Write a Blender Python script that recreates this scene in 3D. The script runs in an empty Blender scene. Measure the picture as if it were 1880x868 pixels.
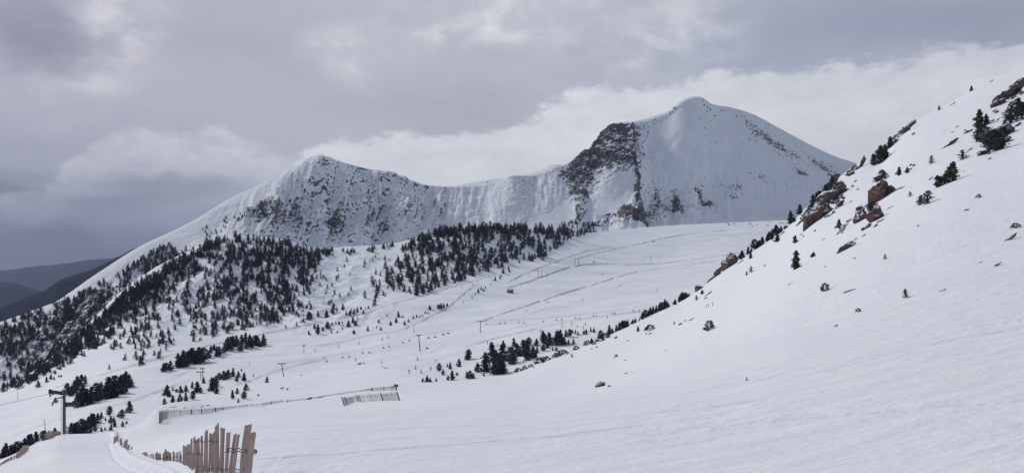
import bpy, bmesh, math, random
import numpy as np

# ------------------------------------------------------------------ camera, sky, sun, exposure
SC = bpy.context.scene
COL = SC.collection
F, CX, CY = 1450.0, 940.0, 434.0          # focal length and centre of the photograph, in its own pixels
rad = math.radians

cam_data = bpy.data.cameras.new('camera')
cam = bpy.data.objects.new('camera', cam_data)
COL.objects.link(cam)
cam.location = (0, 0, 0)
cam.rotation_euler = (rad(90), 0, 0)
cam_data.sensor_fit = 'HORIZONTAL'
cam_data.angle = 2 * math.atan(940.0 / F)
cam_data.clip_start, cam_data.clip_end = 0.1, 60000
SC.camera = cam

SC.view_settings.view_transform = 'Standard'
SC.view_settings.look = 'None'
SC.view_settings.exposure = 0.0
SC.view_settings.gamma = 1.0
SC.view_settings.use_curve_mapping = False
SC.cycles.max_bounces = 6
SC.cycles.diffuse_bounces = 3
SC.cycles.glossy_bounces = 2
SC.cycles.volume_bounces = 0
SC.cycles.use_denoising = True
SC.cycles.denoiser = 'OPENIMAGEDENOISE'
SC.cycles.denoising_prefilter = 'NONE'
SC.cycles.denoising_quality = 'HIGH'

SUN_EL, SUN_AZ = rad(37), rad(-56)        # azimuth counted from +Y towards +X
sun_vec = (math.sin(SUN_AZ) * math.cos(SUN_EL), math.cos(SUN_AZ) * math.cos(SUN_EL), math.sin(SUN_EL))
sun_data = bpy.data.lights.new('sun', 'SUN')
sun_data.energy = 1.9
sun_data.angle = rad(6)
sun_data.color = (1.0, 0.95, 0.885)
sun = bpy.data.objects.new('sun', sun_data)
COL.objects.link(sun)
import mathutils
sun.rotation_euler = mathutils.Vector(sun_vec).to_track_quat('Z', 'Y').to_euler()


class NT:
    """tiny helper to write node trees as expressions"""
    def __init__(self, tree):
        self.t = tree
        self.n = tree.nodes
        self.l = tree.links

    def put(self, sock, v):
        if isinstance(v, bpy.types.NodeSocket):
            self.l.new(v, sock)
        elif v is not None:
            sock.default_value = v

    def m(self, op, a, b=None, c=None, clamp=False):
        n = self.n.new('ShaderNodeMath')
        n.operation = op
        n.use_clamp = clamp
        for i, v in enumerate((a, b, c)):
            if v is not None:
                self.put(n.inputs[i], v)
        return n.outputs[0]

    def vm(self, op, a, b=None, scale=None):
        n = self.n.new('ShaderNodeVectorMath')
        n.operation = op
        self.put(n.inputs[0], a)
        if b is not None:
            self.put(n.inputs[1], b)
        if scale is not None:
            self.put(n.inputs['Scale'], scale)
        return n.outputs['Vector']

    def xyz(self, x, y, z):
        n = self.n.new('ShaderNodeCombineXYZ')
        for i, v in enumerate((x, y, z)):
            self.put(n.inputs[i], v)
        return n.outputs[0]

    def sep(self, v):
        n = self.n.new('ShaderNodeSeparateXYZ')
        self.put(n.inputs[0], v)
        return n.outputs

    def noise(self, vec, scale, detail=4, rough=0.55, lac=2.0, dist=0.0, color=False):
        n = self.n.new('ShaderNodeTexNoise')
        self.put(n.inputs['Vector'], vec)
        n.inputs['Scale'].default_value = scale
        n.inputs['Detail'].default_value = detail
        n.inputs['Roughness'].default_value = rough
        n.inputs['Lacunarity'].default_value = lac
        n.inputs['Distortion'].default_value = dist
        return n.outputs['Color' if color else 0]

    def ramp(self, x, stops, interp='EASE'):
        n = self.n.new('ShaderNodeValToRGB')
        n.color_ramp.interpolation = interp
        el = n.color_ramp.elements
        while len(el) < len(stops):
            el.new(0.5)
        for e, (p, c) in zip(el, stops):
            e.position = p
            e.color = (c, c, c, 1) if isinstance(c, (int, float)) else tuple(c) + (1,)
        self.put(n.inputs[0], x)
        return n.outputs[0]

    def step(self, x, lo, hi):
        n = self.n.new('ShaderNodeMapRange')
        n.interpolation_type = 'SMOOTHSTEP'
        n.clamp = True
        self.put(n.inputs['Value'], x)
        self.put(n.inputs['From Min'], lo)
        self.put(n.inputs['From Max'], hi)
        return n.outputs[0]

    def mix(self, f, a, b):
        n = self.n.new('ShaderNodeMix')
        n.data_type = 'RGBA'
        self.put(n.inputs[0], f)
        for i, v in ((6, a), (7, b)):
            if isinstance(v, tuple) and len(v) == 3:
                v = v + (1,)
            self.put(n.inputs[i], v)
        return n.outputs[2]


def az_el(u, v):
    a = math.atan2(u - CX, F)
    e = math.atan2(CY - v, math.hypot(F, u - CX))
    return a, e


world = bpy.data.worlds.new('World')
SC.world = world
world.use_nodes = True
W = NT(world.node_tree)
W.n.clear()
tc = W.n.new('ShaderNodeTexCoord').outputs['Generated']
sx, sy, sz = W.sep(tc)[:3]
AZ = W.m('ARCTAN2', sx, sy)
EL = W.m('ARCSINE', sz)
# soft, wind-drawn distortion of the cloud coordinates
wv = W.xyz(W.m('MULTIPLY', AZ, 1.0), W.m('MULTIPLY', EL, 1.9), 0.0)
w1 = W.sep(W.noise(wv, 6.0, 3, 0.5, color=True))
w2 = W.sep(W.noise(W.vm('ADD', wv, (3.1, 1.7, 0.4)), 22.0, 5, 0.6, color=True))
def warp(base, i, s1, s2):
    a = W.m('MULTIPLY', W.m('SUBTRACT', w1[i], 0.5), s1)
    b = W.m('MULTIPLY', W.m('SUBTRACT', w2[i], 0.5), s2)
    return W.m('ADD', base, W.m('ADD', a, b))
A = warp(AZ, 0, 0.16, 0.05)
E = warp(EL, 1, 0.07, 0.030)

WISP = W.step(W.noise(W.vm('ADD', wv, (5.3, 0.7, 4.0)), 16.0, 7, 0.62, dist=0.35), 0.34, 0.68)
WISP = W.m('MULTIPLY_ADD', WISP, 1.15, 0.35)

def blob(u, v, ru, rv, amp, tilt=0.0, wisp=False):
    """a soft patch of brighter (amp>0) or darker cloud round the direction seen at (u,v)"""
    a0, e0 = az_el(u, v)
    da = W.m('SUBTRACT', A, a0)
    de = W.m('SUBTRACT', E, e0)
    if tilt:
        de = W.m('MULTIPLY_ADD', da, -tilt, de)
    qa = W.m('MULTIPLY', da, F / ru)
    qe = W.m('MULTIPLY', de, F / rv)
    r2 = W.m('ADD', W.m('MULTIPLY', qa, qa), W.m('MULTIPLY', qe, qe))
    g = W.m('MULTIPLY', W.m('EXPONENT', W.m('MULTIPLY', r2, -1.0)), amp)
    return W.m('MULTIPLY', g, WISP) if wisp else g

# broad sky tone: darker low on the left, even elsewhere
SKY_BLOBS = [
    (-150, 510, 500, 130, -0.42, 0), (120, 480, 420, 70, -0.10, 0), (20, 330, 260, 150, -0.08, 0),
    (70, 60, 120, 55, -0.19, 0), (205, 50, 60, 90, 0.17, 0), (90, 150, 150, 40, 0.06, 0),
    (450, 70, 120, 40, -0.04, 0), (900, 30, 190, 60, 0.17, 0), (640, 95, 55, 35, 0.12, 0),
    (1240, 55, 130, 70, 0.16, 0.3), (1080, 110, 70, 50, -0.03, 0), (850, 205, 260, 45, -0.04, 0),
    (1650, 40, 330, 70, -0.10, 0), (1900, 70, 150, 60, -0.06, 0), (1240, 110, 60, 30, -0.05, 0.3), (300, 180, 300, 80, 0.0, 0),
]
val = W.m('ADD', 0.495, 0.0)
for b in SKY_BLOBS:
    if b[4]:
        val = W.m('ADD', val, blob(*b, wisp=b[4] > 0))
# unseen sky overhead dimmed, to offset the stronger sun on the snow
val = W.m('ADD', val, W.m('MULTIPLY', W.step(EL, 0.30, 0.9), -0.17))

# unseen sky behind the viewer darkened, to deepen shade on the facing slopes
val = W.m('ADD', val, W.m('MULTIPLY', W.step(W.m('MULTIPLY', sy, -1.0), -0.1, 0.7), -0.13))

# the long bank of cumulus behind the peaks: its top edge as a curve over azimuth
def bank(points, n_amp, soft, fade, amp, lo_shade=0.0):
    fc = W.n.new('ShaderNodeFloatCurve')
    cv = fc.mapping.curves[0]
    pts = []
    for (u, v) in points:
        a, e = az_el(u, v)
        pts.append(((a + 0.9) / 1.8, (e + 0.1) / 0.5))
    cv.points[0].location = (0, pts[0][1])
    cv.points[-1].location = (1, pts[-1][1])
    for p in pts:
        cv.points.new(*p)
    fc.mapping.update()
    W.put(fc.inputs['Value'], W.m('DIVIDE', W.m('ADD', AZ, 0.9), 1.8))
    edge = W.m('SUBTRACT', W.m('MULTIPLY', fc.outputs[0], 0.5), 0.1)
    n1 = W.m('SUBTRACT', W.noise(W.vm('ADD', wv, (7.3, 2.1, 1.0)), 15.0, 7, 0.62), 0.5)
    n2 = W.m('SUBTRACT', W.noise(W.vm('ADD', wv, (1.3, 9.1, 2.0)), 45.0, 4, 0.6), 0.5)
    edge = W.m('ADD', edge, W.m('ADD', W.m('MULTIPLY', n1, n_amp), W.m('MULTIPLY', n2, n_amp * 0.35)))
    h = W.m('SUBTRACT', edge, EL)                      # depth below the edge
    up = W.step(h, -soft * 0.25, soft)
    dn = W.m('SUBTRACT', 1.0, W.step(h, fade[0], fade[1]))
    dn = W.m('MULTIPLY_ADD', dn, 1.0 - fade[2], fade[2])
    inner = W.m('MULTIPLY', W.m('ADD', n1, W.m('MULTIPLY', n2, 0.6)), lo_shade)
    return W.m('MULTIPLY', W.m('MULTIPLY', up, dn), W.m('ADD', amp, inner))
BANK1 = [(-300, 560), (120, 520), (300, 480), (430, 390), (520, 325), (560, 275), (640, 250), (760, 242), (880, 236), (980, 205),
         (1060, 165), (1200, 150), (1330, 128), (1480, 122), (1600, 112), (1740, 82), (1880, 72), (2400, 60)]
BANK2 = [(-300, 380), (40, 345), (130, 285), (200, 240), (260, 228), (330, 240), (400, 228), (440, 250), (490, 268), (560, 288), (640, 330), (800, 400), (2400, 420)]
val = W.m('ADD', val, bank(BANK1, 0.070, 0.013, (0.06, 0.20, 0.75), 0.205, 0.20))
val = W.m('ADD', val, bank(BANK2, 0.040, 0.012, (0.02, 0.09, 0.0), 0.115, 0.36))
for b in [(300, 328, 120, 12, -0.11, 0), (330, 300, 70, 10, 0.05, 0), (130, 358, 120, 10, -0.06, 0), (150, 335, 90, 8, 0.04, 0), (250, 345, 260, 9, -0.05, 0), (420, 352, 80, 10, -0.03, 0), (860, 290, 160, 14, -0.03, 0), (1700, 270, 240, 60, -0.05, 0), (1040, 220, 90, 50, 0.05, -0.5)]:
    val = W.m('ADD', val, blob(*b))
# billow texture everywhere
tx = W.m('SUBTRACT', W.noise(W.xyz(A, W.m('MULTIPLY', E, 2.4), 0.3), 7.0, 7, 0.55), 0.5)
val = W.m('ADD', val, W.m('MULTIPLY', tx, 0.085))
val = W.m('MAXIMUM', val, 0.12)
# tint by tone: darker cloud bluer, brighter cloud nearer white
tint = W.ramp(val, [(0.12, (0.85, 0.88, 1.22)), (0.35, (0.91, 0.935, 1.15)), (0.6, (0.96, 0.975, 1.07)), (0.8, (0.99, 1.0, 1.03))], 'LINEAR')
cloud_col = W.vm('SCALE', tint, scale=val)
warm = W.m('ADD', blob(380, 130, 330, 120, 1.0), 0.0, clamp=True)
cloud_col = W.mix(warm, cloud_col, W.vm('MULTIPLY', cloud_col, (1.03, 0.985, 0.99)))
bg_cloud = W.n.new('ShaderNodeBackground')
W.put(bg_cloud.inputs[0], cloud_col)
bg_cloud.inputs[1].default_value = 1.0
sky = W.n.new('ShaderNodeTexSky')
sky.sky_type = 'NISHITA'
sky.sun_disc = False
sky.sun_elevation = SUN_EL
sky.sun_rotation = SUN_AZ
sky.altitude = 2300
bg_sky = W.n.new('ShaderNodeBackground')
W.put(bg_sky.inputs[0], sky.outputs[0])
bg_sky.inputs[1].default_value = 0.11
mixs = W.n.new('ShaderNodeMixShader')
# nearly closed cloud cover; thinner at the upper right; unseen blue added behind the viewer to cool the shade
cover = W.m('SUBTRACT', 0.96, blob(1640, 50, 380, 75, 0.22))
cover = W.m('SUBTRACT', cover, W.m('MULTIPLY', W.step(W.m('MULTIPLY', sy, -1.0), -0.15, 0.6), 0.42))
W.put(mixs.inputs[0], cover)
W.l.new(bg_sky.outputs[0], mixs.inputs[1])
W.l.new(bg_cloud.outputs[0], mixs.inputs[2])
outw = W.n.new('ShaderNodeOutputWorld')
W.l.new(mixs.outputs[0], outw.inputs[0])
world.cycles.sampling_method = 'NONE'

# ------------------------------------------------------------------ helpers
rng = np.random.default_rng(7)
random.seed(7)


def tag(o, label=None, cat=None, group=None, kind=None):
    if label: o['label'] = label
    if cat: o['category'] = cat
    if group: o['group'] = group
    if kind: o['kind'] = kind
    return o


def link(name, mesh, parent=None, mat=None):
    o = bpy.data.objects.new(name, mesh)
    COL.objects.link(o)
    if parent is not None: o.parent = parent
    if mat is not None:
        mesh.materials.clear()
        mesh.materials.append(mat)
    return o


def empty(name, loc):
    o = bpy.data.objects.new(name, None)
    COL.objects.link(o)
    o.location = loc
    o.empty_display_size = 0.3
    return o


def mesh_from(name, verts, faces, smooth=False, midx=None):
    me = bpy.data.meshes.new(name)
    verts = np.asarray(verts, dtype=np.float32)
    n = len(verts)
    if isinstance(faces, np.ndarray):
        k = faces.shape[1]
        me.vertices.add(n)
        me.vertices.foreach_set('co', verts.ravel())
        me.loops.add(faces.size)
        me.loops.foreach_set('vertex_index', faces.astype(np.int32).ravel())
        me.polygons.add(len(faces))
        me.polygons.foreach_set('loop_start', np.arange(0, faces.size, k, dtype=np.int32))
        me.polygons.foreach_set('loop_total', np.full(len(faces), k, dtype=np.int32))
    else:
        me.from_pydata([tuple(v) for v in verts], [], faces)
    if midx is not None:
        me.polygons.foreach_set('material_index', np.asarray(midx, dtype=np.int32))
    me.polygons.foreach_set('use_smooth', np.full(len(me.polygons), smooth, dtype=bool))
    me.update(calc_edges=True)
    me.validate()
    return me


def tube(pts, radii, sides=6, cap=True):
    """verts, faces of a tapered tube through points"""
    pts = np.asarray(pts, float)
    vs, fs = [], []
    for i, p in enumerate(pts):
        t = pts[min(i + 1, len(pts) - 1)] - pts[max(i - 1, 0)]
        t = t / (np.linalg.norm(t) + 1e-9)
        a = np.cross(t, (0.0, 0.0, 1.0))
        if np.linalg.norm(a) < 1e-3: a = np.array((1.0, 0, 0))
        a /= np.linalg.norm(a)
        b = np.cross(t, a)
        r = radii[i] if hasattr(radii, '__len__') else radii
        for k in range(sides):
            th = 2 * math.pi * k / sides
            vs.append(p + r * (math.cos(th) * a + math.sin(th) * b))
    for i in range(len(pts) - 1):
        for k in range(sides):
            k2 = (k + 1) % sides
            fs.append((i * sides + k, i * sides + k2, (i + 1) * sides + k2, (i + 1) * sides + k))
    if cap:
        fs.append(tuple(range(sides))[::-1])
        fs.append(tuple((len(pts) - 1) * sides + k for k in range(sides)))
    return vs, fs


class MB:
    def __init__(self): self.v, self.f = [], []
    def add(self, vs, fs):
        o = len(self.v)
        self.v += [tuple(p) for p in vs]
        self.f += [tuple(i + o for i in f) for f in fs]
        return self
    def tube(self, pts, r, sides=6): return self.add(*tube(pts, r, sides))
    def box(self, c, s, ax=None):
        ax = np.eye(3) if ax is None else np.asarray(ax, float)
        c = np.asarray(c, float)
        vs = [c + ax[0] * s[0] * i / 2 + ax[1] * s[1] * j / 2 + ax[2] * s[2] * k / 2 for i in (-1, 1) for j in (-1, 1) for k in (-1, 1)]
        return self.add(vs, [(0, 1, 3, 2), (4, 6, 7, 5), (0, 4, 5, 1), (2, 3, 7, 6), (0, 2, 6, 4), (1, 5, 7, 3)])
    def mesh(self, name, smooth=False): return mesh_from(name, self.v, self.f, smooth)


# --- vectorised gradient noise
def _hash(ix, iy, iz, seed):
    h = (ix.astype(np.uint32) * np.uint32(374761393) + iy.astype(np.uint32) * np.uint32(668265263)
         + iz.astype(np.uint32) * np.uint32(2147483647) + np.uint32(seed * 144665 + 1013))
    h = (h ^ (h >> np.uint32(13))) * np.uint32(1274126177)
    h = (h ^ (h >> np.uint32(16))) * np.uint32(2246822519)
    return h ^ (h >> np.uint32(15))


def noise3(x, y, z, seed=0):
    x, y, z = np.broadcast_arrays(np.asarray(x, np.float64), np.asarray(y, np.float64), np.asarray(z, np.float64))
    xi, yi, zi = np.floor(x).astype(np.int64), np.floor(y).astype(np.int64), np.floor(z).astype(np.int64)
    fx, fy, fz = x - xi, y - yi, z - zi
    q = lambda t: t * t * t * (t * (t * 6 - 15) + 10)
    ux, uy, uz = q(fx), q(fy), q(fz)
    out = 0
    for dx in (0, 1):
        wx = ux if dx else 1 - ux
        for dy in (0, 1):
            wy = uy if dy else 1 - uy
            for dz in (0, 1):
                wz = uz if dz else 1 - uz
                h = _hash((xi + dx) & 0xffffffff, (yi + dy) & 0xffffffff, (zi + dz) & 0xffffffff, seed)
                g1 = ((h & np.uint32(1023)).astype(np.float64) / 511.5 - 1)
                g2 = (((h >> np.uint32(10)) & np.uint32(1023)).astype(np.float64) / 511.5 - 1)
                g3 = (((h >> np.uint32(20)) & np.uint32(1023)).astype(np.float64) / 511.5 - 1)
                out = out + wx * wy * wz * (g1 * (fx - dx) + g2 * (fy - dy) + g3 * (fz - dz))
    return out * 1.3


def fbm(x, y, z, octv=4, seed=0, gain=0.5, ridged=False):
    a, s, tot = 1.0, 0, 0.0
    f = 1.0
    for o in range(octv):
        n = noise3(x * f, y * f, np.asarray(z) * f, seed + o * 17)
        if ridged: n = 1 - 2 * np.abs(n) * 1.6
        s = s + a * n
        tot += a
        a *= gain
        f *= 2.03
    return s / tot


def pchip(xk, yk, x):
    xk, yk, x = np.asarray(xk, float), np.asarray(yk, float), np.asarray(x, float)
    h = np.diff(xk); dl = np.diff(yk) / h
    m = np.zeros_like(xk)
    for i in range(1, len(xk) - 1):
        if dl[i - 1] * dl[i] > 0:
            w1, w2 = 2 * h[i] + h[i - 1], h[i] + 2 * h[i - 1]
            m[i] = (w1 + w2) / (w1 / dl[i - 1] + w2 / dl[i])
    m[0], m[-1] = dl[0], dl[-1]
    xc = np.clip(x, xk[0], xk[-1])
    i = np.clip(np.searchsorted(xk, xc) - 1, 0, len(xk) - 2)
    t = (xc - xk[i]) / h[i]
    t2, t3 = t * t, t * t * t
    return yk[i] * (2 * t3 - 3 * t2 + 1) + m[i] * h[i] * (t3 - 2 * t2 + t) + yk[i + 1] * (-2 * t3 + 3 * t2) + m[i + 1] * h[i] * (t3 - t2)


def sstep(x, a, b):
    t = np.clip((x - a) / (b - a), 0, 1)
    return t * t * (3 - 2 * t)


class Layer:
    """a sheet of ground given by profile curves: each curve is depth and height over bearing, near to far"""
    def __init__(self, name, U, curves, counts, rule=None):
        self.name, self.U = name, U
        D = np.array([c[0] for c in curves]); Z = np.array([c[1] for c in curves])   # K x U
        K = len(curves)
        h = np.diff(D, axis=0); dl = np.diff(Z, axis=0) / h
        m = np.zeros_like(Z)
        for i in range(1, K - 1):
            ok = dl[i - 1] * dl[i] > 0
            w1, w2 = 2 * h[i] + h[i - 1], h[i] + 2 * h[i - 1]
            with np.errstate(all='ignore'):
                mm = (w1 + w2) / (w1 / dl[i - 1] + w2 / dl[i])
            m[i] = np.where(ok, mm, 0)
            if rule and rule[i] == 'q': m[i] = (dl[i - 1] * h[i] + dl[i] * h[i - 1]) / (h[i] + h[i - 1])
            if rule and rule[i] == 'b': m[i] = dl[i - 1]
        m[0], m[-1] = dl[0], dl[-1]
        rows_d, rows_z = [], []
        for k in range(K - 1):
            n = counts[k]
            for j in range(n + (1 if k == K - 2 else 0)):
                s = j / n
                d = 1.0 / ((1 - s) / D[k] + s / D[k + 1])
                t = (d - D[k]) / h[k]
                t2, t3 = t * t, t * t * t
                z = Z[k] * (2 * t3 - 3 * t2 + 1) + m[k] * h[k] * (t3 - 2 * t2 + t) + Z[k + 1] * (-2 * t3 + 3 * t2) + m[k + 1] * h[k] * (t3 - t2)
                rows_d.append(d); rows_z.append(z)
        d = np.array(rows_d); z = np.array(rows_z)
        self.P = np.stack([(U[None, :] - CX) / F * d, d, z], axis=-1)     # rows x cols x 3
        self.refresh()

    def refresh(self):
        P = self.P
        self.UU = CX + F * P[..., 0] / P[..., 1]
        self.VV = CY - F * P[..., 2] / P[..., 1]

    def normals(self):
        P = self.P
        du = np.gradient(P, axis=1); ds = np.gradient(P, axis=0)
        n = np.cross(du, ds)
        n /= np.linalg.norm(n, axis=-1, keepdims=True) + 1e-12
        return n

    def height(self, x, y):
        u = CX + F * x / y
        j = float(np.clip(np.interp(u, self.U, np.arange(len(self.U))), 0, len(self.U) - 1.001))
        j0 = int(j); f = j - j0
        out = []
        for jj in (j0, j0 + 1):
            out.append(np.interp(y, self.P[:, jj, 1], self.P[:, jj, 2]))
        return out[0] * (1 - f) + out[1] * f

    def at(self, u, v, last=None):
        """nearest ground point of this sheet that lies on the sight line of (u,v)"""
        j = int(round(float(np.interp(u, self.U, np.arange(len(self.U))))))
        V = self.VV[:, j]
        i0 = getattr(self, 'row0', 0)
        hit = np.nonzero(V[i0:] <= v)[0]
        if len(hit) == 0:
            i = int(np.argmin(V)); p = self.P[i, j]
        else:
            i = hit[0] + i0
            if i == 0: p = self.P[0, j]
            else:
                a, b = V[i - 1], V[i]
                t = (a - v) / (a - b) if a != b else 0
                t = min(max(t, 0), 1)
                p = self.P[i - 1, j] * (1 - t) + self.P[i, j] * t
        x = (u - CX) / F * p[1]
        return np.array((x, p[1], self.height(x, p[1]) if self.true_grid else p[2]))

    true_grid = True

    def build(self, mat, attrs=None, kind='structure'):
        R, C = self.P.shape[:2]
        idx = np.arange(R * C).reshape(R, C)
        q = np.stack([idx[:-1, :-1], idx[:-1, 1:], idx[1:, 1:], idx[1:, :-1]], axis=-1).reshape(-1, 4)
        me = mesh_from(self.name, self.P.reshape(-1, 3), q, True)
        for k, a in (attrs or {}).items():
            at = me.attributes.new(k, 'FLOAT', 'POINT')
            at.data.foreach_set('value', a.astype(np.float32).ravel())
        o = link(self.name, me, None, mat)
        tag(o, kind=kind)
        return o


def table(U, rows, key):
    """rows: {u: [(d, v), ...]} -> list of (D(u), Z(u))"""
    us = sorted(rows)
    K = len(rows[us[0]])
    out = []
    for k in range(K):
        d = pchip(us, [rows[u][k][0] for u in us], U)
        if key == 'v':
            v = pchip(us, [rows[u][k][1] for u in us], U)
            z = (CY - v) / F * d
        else:
            z = pchip(us, [rows[u][k][1] for u in us], U)
        out.append((d, z))
    return out


def curve(U, pv, pd):
    v = pchip(*zip(*pv), U); d = pchip(*zip(*pd), U)
    return d, (CY - v) / F * d


def seg_dist(uu, vv, poly):
    """distance in photo pixels to a polyline, with the sign of the side"""
    best = np.full(uu.shape, 1e9); sgn = np.zeros(uu.shape); along = np.zeros(uu.shape)
    L = 0.0
    for (a, b) in zip(poly[:-1], poly[1:]):
        ax, ay = a; bx, by = b
        dx, dy = bx - ax, by - ay
        l2 = dx * dx + dy * dy
        t = np.clip(((uu - ax) * dx + (vv - ay) * dy) / l2, 0, 1)
        ex, ey = uu - (ax + t * dx), vv - (ay + t * dy)
        dd = np.hypot(ex, ey)
        m = dd < best
        best = np.where(m, dd, best)
        sgn = np.where(m, np.sign(dx * ey - dy * ex), sgn)
        along = np.where(m, L + t * math.sqrt(l2), along)
        L += math.sqrt(l2)
    return best, sgn, along / L


def make_cols(lo, hi, fine=1.75, coarse=14):
    return np.concatenate([np.arange(lo, -20, coarse), np.arange(-20, 1900, fine), np.arange(1900, hi + 1, coarse)])


def in_poly(u, v, poly):
    c = np.zeros(u.shape, bool)
    n = len(poly)
    for i in range(n):
        x1, y1 = poly[i]; x2, y2 = poly[(i + 1) % n]
        m = ((y1 > v) != (y2 > v)) & (u < (x2 - x1) * (v - y1) / (y2 - y1 + 1e-9) + x1)
        c ^= m
    return c

# ------------------------------------------------------------------ materials
def new_mat(name):
    m = bpy.data.materials.new(name)
    m.use_nodes = True
    m.node_tree.nodes.clear()
    t = NT(m.node_tree)
    out = t.n.new('ShaderNodeOutputMaterial')
    b = t.n.new('ShaderNodeBsdfPrincipled')
    t.l.new(b.outputs[0], out.inputs[0])
    return m, t, b


def geo(t): return t.n.new('ShaderNodeNewGeometry').outputs
def pos(t): return geo(t)['Position']


def attr(t, name):
    n = t.n.new('ShaderNodeAttribute')
    n.attribute_name = name
    return n.outputs['Fac']


def bump(t, b, h, strength, dist):
    n = t.n.new('ShaderNodeBump')
    n.inputs['Strength'].default_value = strength
    n.inputs['Distance'].default_value = dist
    t.put(n.inputs['Height'], h)
    t.l.new(n.outputs[0], b.inputs['Normal'])


SNOW_A, SNOW_B = (0.80, 0.85, 0.905), (0.865, 0.90, 0.93)

def mat_near_snow():
    m, t, b = new_mat('near_snow')
    p = pos(t)
    x, y, z = t.sep(p)[:3]
    # wind ripples and old ski marks run across the slope
    st = t.xyz(t.m('MULTIPLY', t.m('ADD', x, t.m('MULTIPLY', y, 0.5)), 0.35), t.m('MULTIPLY', t.m('SUBTRACT', y, t.m('MULTIPLY', x, 0.5)), 1.6), z)
    n1 = t.noise(st, 0.9, 6, 0.62)
    n2 = t.noise(p, 7.0, 5, 0.65)
    n3 = t.noise(p, 0.12, 3, 0.5)
    c = t.mix(t.step(n1, 0.35, 0.65), SNOW_A, SNOW_B)
    c = t.mix(t.m('MULTIPLY', t.step(n3, 0.5, 0.7), 0.5), c, (0.86, 0.83, 0.87))
    grit = t.m('MULTIPLY', t.step(n2, 0.70, 0.80), t.step(n1, 0.5, 0.62))
    c = t.mix(t.m('MULTIPLY', grit, 0.45), c, (0.45, 0.44, 0.45))
    t.put(b.inputs['Base Color'], c)
    b.inputs['Roughness'].default_value = 0.62
    b.inputs['Specular IOR Level'].default_value = 0.25
    h = t.m('ADD', t.m('MULTIPLY', n1, 1.0), t.m('MULTIPLY', n2, 0.25))
    bump(t, b, h, 0.8, 0.12)
    return m


def mat_valley_snow():
    m, t, b = new_mat('valley_snow')
    p = pos(t)
    n1 = t.noise(p, 0.035, 5, 0.6)
    n2 = t.noise(p, 0.35, 5, 0.65)
    c = t.mix(t.step(n1, 0.35, 0.65), SNOW_A, SNOW_B)
    rk = attr(t, 'rock')
    rk = t.step(t.m('ADD', rk, t.m('MULTIPLY', t.m('SUBTRACT', n2, 0.5), 0.9)), 0.42, 0.58)
    c = t.mix(rk, c, (0.16, 0.14, 0.14))
    t.put(b.inputs['Base Color'], c)
    b.inputs['Roughness'].default_value = 0.7
    b.inputs['Specular IOR Level'].default_value = 0.2
    bump(t, b, t.m('ADD', n1, t.m('MULTIPLY', n2, 0.3)), 0.4, 0.8)
    return m


def mat_mountain():
    m, t, b = new_mat('mountain_snow_and_rock')
    p = pos(t)
    x, y, z = t.sep(p)[:3]
    n1 = t.noise(p, 0.02, 5, 0.6)
    n2 = t.noise(t.xyz(x, y, t.m('MULTIPLY', z, 1.6)), 0.11, 6, 0.68)
    n3 = t.noise(p, 0.045, 6, 0.7)
    sn = t.mix(t.step(n1, 0.35, 0.65), SNOW_A, SNOW_B)
    rc = t.mix(t.step(n3, 0.36, 0.64), (0.045, 0.045, 0.055), (0.165, 0.15, 0.155))
    rk = attr(t, 'rock')
    rk = t.step(t.m('ADD', rk, t.m('MULTIPLY', t.m('SUBTRACT', n2, 0.5), 0.8)), 0.42, 0.60)
    t.put(b.inputs['Base Color'], t.mix(rk, sn, rc))
    b.inputs['Roughness'].default_value = 0.75
    b.inputs['Specular IOR Level'].default_value = 0.2
    bump(t, b, t.m('ADD', n2, t.m('MULTIPLY', n3, 1.5)), 0.7, 4.0)
    return m


def mat_hill():
    m, t, b = new_mat('far_forested_hill')
    p = pos(t)
    n1 = t.noise(p, 0.0035, 6, 0.65)
    n2 = t.noise(p, 0.03, 4, 0.7)
    c = t.mix(t.step(n2, 0.35, 0.65), (0.010, 0.017, 0.040), (0.022, 0.031, 0.060))  # bluish haze of the distance painted into the forest tones
    c = t.mix(t.m('MULTIPLY', t.step(n1, 0.66, 0.74), 0.7), c, (0.5, 0.52, 0.56))
    t.put(b.inputs['Base Color'], c)
    b.inputs['Roughness'].default_value = 0.95
    b.inputs['Specular IOR Level'].default_value = 0.05
    return m


def mat_rock(name, a, bcol, snow=0.62):
    m, t, b = new_mat(name)
    p = pos(t)
    x, y, z = t.sep(p)[:3]
    n1 = t.noise(t.xyz(x, y, t.m('MULTIPLY', z, 2.5)), 1.1, 6, 0.7)
    n2 = t.noise(p, 5.0, 5, 0.65)
    c = t.mix(t.step(n1, 0.35, 0.66), a, bcol)
    c = t.mix(t.m('MULTIPLY', t.step(n2, 0.6, 0.72), 0.5), c, (0.05, 0.042, 0.04))
    nz = t.sep(geo(t)['Normal'])[2]
    s = t.step(t.m('ADD', nz, t.m('MULTIPLY', t.m('SUBTRACT', n1, 0.5), 0.9)), snow, snow + 0.07)
    c = t.mix(s, c, SNOW_A)
    t.put(b.inputs['Base Color'], c)
    b.inputs['Roughness'].default_value = 0.85
    b.inputs['Specular IOR Level'].default_value = 0.2
    bump(t, b, t.m('ADD', n1, t.m('MULTIPLY', n2, 0.4)), 0.7, 0.25)
    return m


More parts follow.
